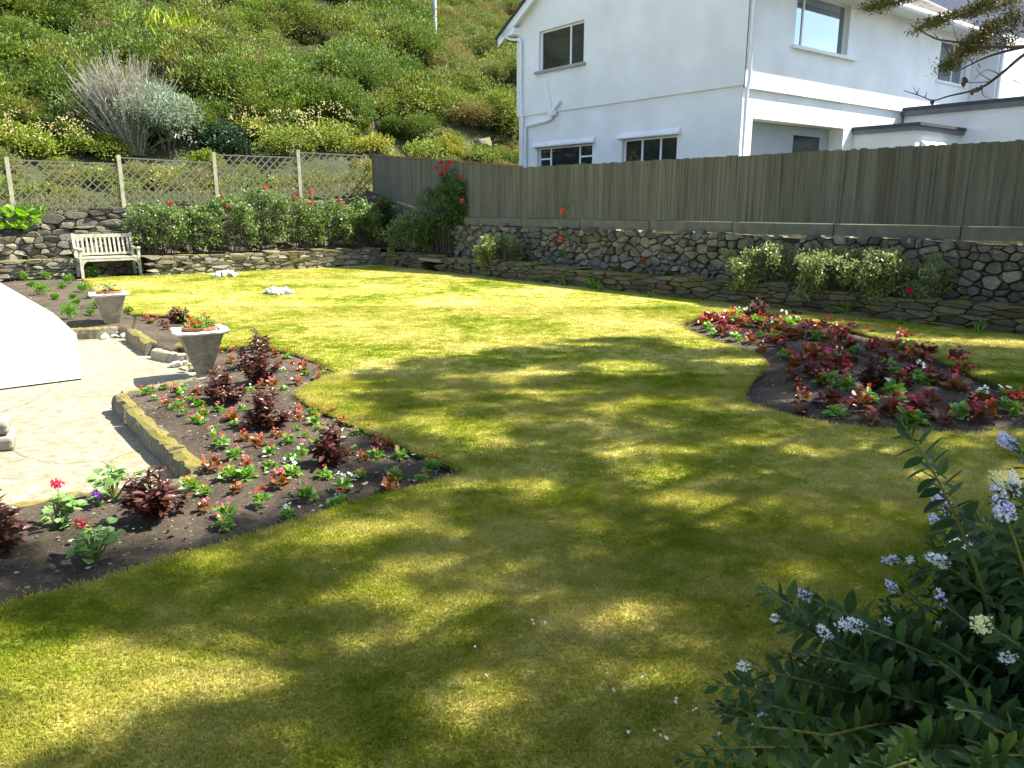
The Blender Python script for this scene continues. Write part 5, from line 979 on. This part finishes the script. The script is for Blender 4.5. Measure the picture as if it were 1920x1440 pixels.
# ------------------------------------------------------------- hebe bush, right foreground
root=np.array([1.75,1.75,0.]); hb=empty('hebe_bush',root); tag(hb,'large dark green flowering hebe bush filling the lower right corner','shrub')
ml=MB(); ms=MB(); inner=MB()
def hebestem(tip,base=None,ll=.055,dens=1.,flower=None,leafy=.38):
    base=np.array([root[0]+R.gauss(0,.12)+(tip[0]-root[0])*.3,root[1]+R.gauss(0,.12)+(tip[1]-root[1])*.3,0.]) if base is None else base
    L_=np.linalg.norm(tip-base); mid=base+(tip-base)*np.array([.35,.35,.62])+rng.normal(0,.02,3); t=np.linspace(0,1,12)[:,None]; pts=(1-t)**2*base+2*t*(1-t)*mid+t*t*tip; ms.tube(pts-root,np.linspace(.008,.0022,12),5,cap=False)
    n=int(leafy*L_/.02*dens)+6; P_=[];D_=[];Ls=[]
    for k in range(n):
        u=1-k*.02/L_/dens*.92; 
        if u<.05: break
        q=(1-u)**2*base+2*u*(1-u)*mid+u*u*tip; T=nrm(2*(1-u)*(mid-base)+2*u*(tip-mid)); A=nrm(np.cross(T,[0,0,1.])+1e-6); B=np.cross(T,A); an=(k%2)*1.57+R.gauss(0,.18)
        open_=.35+min(1.,k/6)*.75
        for sg in(0,math.pi):
            rad=A*math.cos(an+sg)+B*math.sin(an+sg); P_.append(q+rad*.003); D_.append(T*(1.15-open_*.8)+rad*open_); Ls.append(ll*(.45+min(1,k/5)*.6)*R.uniform(.85,1.1))
    Ls=np.array(Ls); leaves(ml,np.array(P_)-root,np.array(D_),Ls,Ls*.42,.14,hi=True,curl=.08,up=None)
    if flower:
        T=nrm(tip-mid); 
        for r_ in range(2 if flower[1]>1 else 1):
            dirn=nrm(T+rng.normal(0,.35,3)); m_=int(80*min(flower[1],1.6)); u=rng.uniform(0,1,m_)[:,None]; pl=tip+dirn*.042*u*flower[1]; rd=unit(m_); mb=flower[0]; leaves(mb,pl+rd*(.011*(1.1-u*.6))*flower[1]-root,rd+[0,0,.1],.008,.006,.1)
fl_l,fl_w,fl_c=MB(),MB(),MB(); FM={'l':fl_l,'w':fl_w,'c':fl_c}
# the outline sprays
for px,py,Y,f,sz in [(1690,790,1.75,None,1),(1335,1285,1.55,None,1),(1425,1105,1.65,None,1),(1520,1120,1.7,'l',.9),(1612,1175,1.6,'w',1.3),(1550,1195,1.6,'w',1.),(1437,1345,1.5,'l',1.),(1400,1250,1.55,'w',.7),(1680,1050,1.9,'l',.9),(1709,1052,1.9,'w',.6),
   (1775,955,2.0,'l',1.6),(1757,985,1.95,'l',1.),(1800,1035,1.9,'w',1.5),(1772,1055,1.85,'w',1.3),(1885,965,1.6,'l',1.8),(1872,915,1.7,'c',1.2),(1905,920,1.7,'w',1.2),(1900,835,2.1,'l',1.4),(1850,1170,1.5,'c',1.4),(1895,1230,1.5,'w',1.),(1680,1110,1.75,'l',.9),(1765,1130,1.7,'l',.9),
   (1665,1165,1.65,'w',.7),(1700,1180,1.65,None,1),(1550,1380,1.35,None,1),(1640,1290,1.5,None,1),(1800,1330,1.3,None,1),(1280,1425,1.5,None,1),(1670,1400,1.25,None,1),(1760,1240,1.5,None,1),(1830,1420,1.2,None,1),(1500,1250,1.6,None,1),(1460,1160,1.65,'w',.6)]:
    tip=AT(px,py,Y); 
    if tip[2]<.1: tip[2]=.1
    hebestem(tip,flower=(FM[f],sz*.85) if f else None,ll=.064)
# the long arching spray with a green bud head
c=AT(1672,792,1.75); mb=FM['c']; 
poly_px=[(1330,1300),(1430,1150),(1520,1150),(1600,1200),(1690,1090),(1760,990),(1850,900),(1960,860),(2200,900),(2300,1500),(1300,1500)]
k=0
while k<210:
    px=R.uniform(1330,2250);py=R.uniform(870,1500)
    if not inpoly(np.array([px]),np.array([py]),poly_px)[0]: continue
    dpt=min(1,(py-850)/600); Y=2.35-dpt*1.1+R.uniform(-.15,.35); tip=AT(px,py,Y)
    if tip[2]<.06 or tip[2]>1.5: k+=1; continue
    f=R.random(); hebestem(tip,flower=(FM[R.choice('llw')],R.uniform(.6,1.2)) if f<.03 else None,ll=R.uniform(.05,.068),leafy=.34); k+=1
# inner leaves close the bush; its inner shade is put into their darker colour
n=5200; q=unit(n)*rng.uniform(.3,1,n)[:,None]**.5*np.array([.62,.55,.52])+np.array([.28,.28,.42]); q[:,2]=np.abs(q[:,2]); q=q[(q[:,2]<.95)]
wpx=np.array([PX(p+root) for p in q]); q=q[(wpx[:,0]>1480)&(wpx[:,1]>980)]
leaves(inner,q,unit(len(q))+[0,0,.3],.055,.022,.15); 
ml.build('foliage',M['hebe'],hb); inner.build('inner_foliage',M['hebeshade'],hb); ms.build('stem',M['hebestem'],hb)
for f_,m_ in((fl_l,'lilac'),(fl_w,'palepet'),(fl_c,'cream')): f_.build('flower',M[m_],hb)
# ------------------------------------------------------------- the conifer whose crown shades the lawn
tp=np.array([9.6,8.6,0.]); tree=empty('conifer_tree',tp); tag(tree,'dark conifer whose bough hangs in from the upper right','tree')
tk=[tp-tp,np.array([.1,.1,2.5]),np.array([-.1,.1,5.]),np.array([-.4,0,7.5]),np.array([-.8,0,10.])]
mt_=MB(); mt_.tube(smoothpoly(np.array(tk),6,False) if False else tk,[.34,.28,.22,.15,.07],12); mt_.build('trunk',M['bark'],tree,True)
# where the crown stands is found from where its shadow lies on the lawn
shade_px=[(690,703),(790,675),(900,662),(1010,640),(1200,632),(1290,650),(1400,690),(1500,660),(1560,632),(1700,640),(1850,660),(2100,720),(2900,900),(3400,1500),(1400,2400),(300,2200),(-300,1400),(-260,1290),(60,1400),(240,1330),(480,1320),(560,1240),(440,1190),(330,1170),(130,1160),(-60,1130),(-150,1060),(20,1040),(110,1075),(210,1030),(330,1030),(430,975),(600,930),(690,880),(640,830),(700,780)]
sun_px=[(600,1010,75,26),(700,1000,50,20),(740,1062,40,18),(1060,985,35,14),(1330,950,65,15),(1375,990,45,12),(1580,1060,45,20),(1485,1065,38,18),(970,1110,50,20),(640,1215,80,26),(330,1235,190,45),(120,1265,150,55),(1410,885,40,12),(1440,830,45,10),(900,830,65,14),(1150,850,45,10),(830,790,60,12),(1030,740,60,10),(1150,760,50,10),(1180,690,80,12),(1000,700,70,10),(900,1000,45,14),(1220,1265,60,18),(870,1355,70,20),(500,1400,90,20),(1180,1040,40,12),(1240,880,35,10),(1750,650,60,6),(1850,700,60,8),(1430,650,60,14),(760,850,35,12),(800,1120,55,14),(1250,1030,30,10)]
mx_=max; gx=[G(a,b_)[:2] for a,b_ in shade_px if b_>400]
cl=[]; crown=MB(); limbs=MB(); tries=0
bx=np.array(gx); x0,y0=bx.min(0);x1,y1=bx.max(0); x0=max(x0,-6);x1=min(x1,11);y0=max(y0,-1.5);y1=min(y1,12.5)
tanel=math.tan(SEL); shv=-sunv/sunv[2]
def crownpt(gxy,h): return np.array([gxy[0],gxy[1],0])+sunv/sunv[2]*h
sunw=[]
for u,v_,rx,ry in sun_px:
    c=G(u,v_); sunw.append((c[0],c[1],abs(G(u+rx,v_)[0]-c[0]),abs(G(u,v_-ry)[1]-G(u,v_+ry)[1])/2))
xx=np.arange(x0,x1,.20)
for gx0 in xx:
    for gy0 in np.arange(y0,y1,.20):
        a=gx0+R.uniform(-.16,.16);b_=gy0+R.uniform(-.16,.16)
        if not inpoly(np.array([a]),np.array([b_]),gx)[0]: continue
        px,py=PX((a,b_,0)) if b_>1. else (0,5000)
        rr_=R.uniform(.19,.31)
        rr_=R.uniform(.10,.21)
        if any(((a-u)/(rx*.85+rr_*.5))**2+((b_-v_)/(ry*.85+rr_*.5))**2<1 for u,v_,rx,ry in sunw):
            if R.random()<.92: continue
            rr_*=.7
        elif R.random()<(.10 if py<1000 else .07)+.85*max(0.,float(vn(a*1.0,b_*1.6,1.9,31))-.55)*(.6 if px>900 and py>1000 else 1.3): continue
        if px>900 and py>1000: rr_*=1.15
        h=R.uniform(5.2,8.5) ; p=crownpt((a,b_),h)
        # stay out of the picture: raise until above the view
        while p[1]>.3 and p[2]<1.55+p[1]*.30+1.0: h+=.3; p=crownpt((a,b_),h)
        cl.append((p,rr_))
for k in range(70):
    yy=R.uniform(7,15); cl.append((np.array([max(yy*.74+1.3,8.)+R.uniform(0,4),yy,R.uniform(4.,9.)]),R.uniform(.3,.5)))
for p,r in cl:
    n=int(280*(r/.17)**2); d=unit(n); q=p+d*r*rng.uniform(.25,1,n)[:,None]*np.array([1.5,1.0,.6]); leaves(crown,q-tp,d*.6+unit(n)*.6+[0,0,.2],rng.uniform(.05,.09,n),rng.uniform(.016,.028,n),.2)
crown.build('crown',M['needle'],tree)
# limbs: hubs on the trunk, forking to the clumps
hubs=[]
P_=np.array([c[0] for c in cl]); rng2=random.Random(3); K=26
cent=P_[np.array([rng2.randrange(len(P_)) for _ in range(K)])]
for it in range(6):
    asg=np.argmin(((P_[:,None]-cent[None])**2).sum(2),1)
    for k in range(K):
        if (asg==k).any(): cent[k]=P_[asg==k].mean(0)
for k in range(K):
    c=cent[k]-[0,0,.5]; zt=np.clip(c[2]*.75-1.,3.,9.); t0=np.array([-.1*zt/5,.05,zt]); e_=c-tp; limbs.tube([t0,t0+(e_-t0)*.4+[0,0,.45],t0+(e_-t0)*.75+[0,0,.3],e_],[.06,.045,.03,.018],6,cap=False)
    for p in P_[asg==k]: limbs.tube([e_,(e_+p-tp)/2+rng.normal(0,.08,3),p-tp],[.014,.009,.004],4,cap=False)
limbs.build('limb',M['bark'],tree)
# an unseen conifer added behind the viewer; its crown closes off the sky over the near lawn
t2=np.array([3.6,-4.2,0.]); tr2=empty('conifer_tree',t2); tag(tr2,'dark unseen conifer added behind the viewpoint to block sky light','tree'); c2=MB(); l2=MB()
for k in range(330):
    c=np.array([R.uniform(-7,9),R.uniform(-7.5,.3),R.uniform(3.6,8.5)]); 
    if np.hypot(c[0]-t2[0],(c[1]-t2[1]))>10: continue
    r=R.uniform(.4,.75); n=240; d=unit(n); leaves(c2,c+d*r*rng.uniform(.3,1,n)[:,None]*np.array([1.3,1.1,.6])-t2,d*.6+unit(n)*.6,rng.uniform(.10,.17,n),rng.uniform(.05,.08,n),.2)
    if k%3==0: zt=max(2.5,c[2]-1.5); l2.tube([(0,0,zt),(c-t2)*.5+[0,0,(zt)*.5+.3-(c[2]*.5-c[2]*.5)],c-t2],[.06,.04,.015],5,cap=False)
mt_=MB(); mt_.tube([(0,0,0),(.1,0,3),(0,.1,6),(-.1,0,9)],[.36,.28,.2,.08],12); mt_.build('trunk',M['bark'],tr2,True); c2.build('crown',M['needle'],tr2); l2.build('limb',M['bark'],tr2)
# the bough that hangs into view
bg_=MB(); bf=MB(); cones=MB(); YB=8.6
def bp(px,py,dy=0.): return AT(px,py,YB+dy)-tp
def twig(l,r0,r1,dy=0.):
    pts=smoothpoly([bp(a,b_,dy+.25*math.sin(i*1.7)) for i,(a,b_) in enumerate(l)],4,False); bg_.tube(pts,np.linspace(r0,r1,len(pts)),5,cap=False); return pts
start=tp*0+np.array([-.1,.05,3.4]); lead=bp(2010,70)
bg_.tube([start,(start+lead)/2+[0,0,.35],lead],[.09,.06,.03],7,cap=False)
for l in([(2010,70),(1960,84),(1887,88),(1840,86),(1797,79),(1760,74),(1730,60),(1708,47)],[(2010,70),(1920,88),(1862,103),(1824,119),(1791,135)],[(2010,70),(1960,85),(1920,103),(1887,130),(1858,153),(1840,164),(1820,171),(1779,180),(1750,188),(1724,179),(1695,170)],[(2010,70),(1960,-20),(1896,4),(1851,14),(1824,22),(1784,34),(1768,41)],[(2010,70),(1900,-30),(1760,-25),(1696,0),(1640,13),(1616,18)]): twig(l,.022,.004)
for l in([(1860,152),(1840,140),(1830,128)],[(1858,153),(1815,155),(1800,150)],[(1840,164),(1845,180),(1860,185)],[(1721,178),(1715,168),(1713,163)],[(1719,176),(1724,165)],[(1735,182),(1738,172)],[(1797,79),(1790,62),(1787,50)],[(1760,74),(1750,60)],[(1730,60),(1722,50)],[(1791,80),(1770,88)],[(1835,120),(1838,128)],[(1900,150),(1920,160)],[(1875,140),(1850,131),(1825,150)],[(1824,119),(1810,95)],[(1830,86),(1835,60)],[(1870,88),(1865,60)]): twig(l,.006,.002)
def tuft(px,py,rx,ry,n,dy=0.):
    q=np.stack([px+rng.normal(0,rx*.5,n),py+rng.normal(0,ry*.5,n)],1); c=bp(px,py,dy); s=YB/F; n=int(n*1.7)
    off_=np.stack([rng.normal(0,rx*.5,n)*s,rng.normal(0,.12,n),rng.normal(0,ry*.5,n)*s],1); leaves(bf,c+off_,unit(n)*.6+[-.5,0,.15],rng.uniform(.03,.06,n),rng.uniform(.010,.018,n),.2)
for a in[(1642,12,24,8,260),(1672,5,22,8,240),(1700,-3,22,8,200),(1748,44,20,10,230),(1765,38,12,9,120),(1800,30,26,10,260),(1830,20,22,10,260),(1860,10,22,10,240),(1845,5,16,12,200),(1852,62,26,20,360),(1835,75,20,16,260),(1868,50,14,14,160),(1888,82,14,9,140),(1817,85,13,12,170),(1790,112,16,14,240),(1778,128,13,11,180),(1812,98,12,12,160),(1905,45,20,22,260),(1895,30,16,14,160),(1722,57,7,6,60),(1840,92,16,8,140),(1895,5,14,12,120)]: tuft(*a)
for px,py in[(1748,192),(1824,172),(1831,168),(1806,158),(1810,150),(1840,165)]:
    rock(cones,bp(px,py),.038,(1,1,1.1),sub=1)
bo=bg_.build('bough',M['twig'],tree); bf.build('foliage',M['bough'],bo); cones.build('cone',M['twig'],bo)
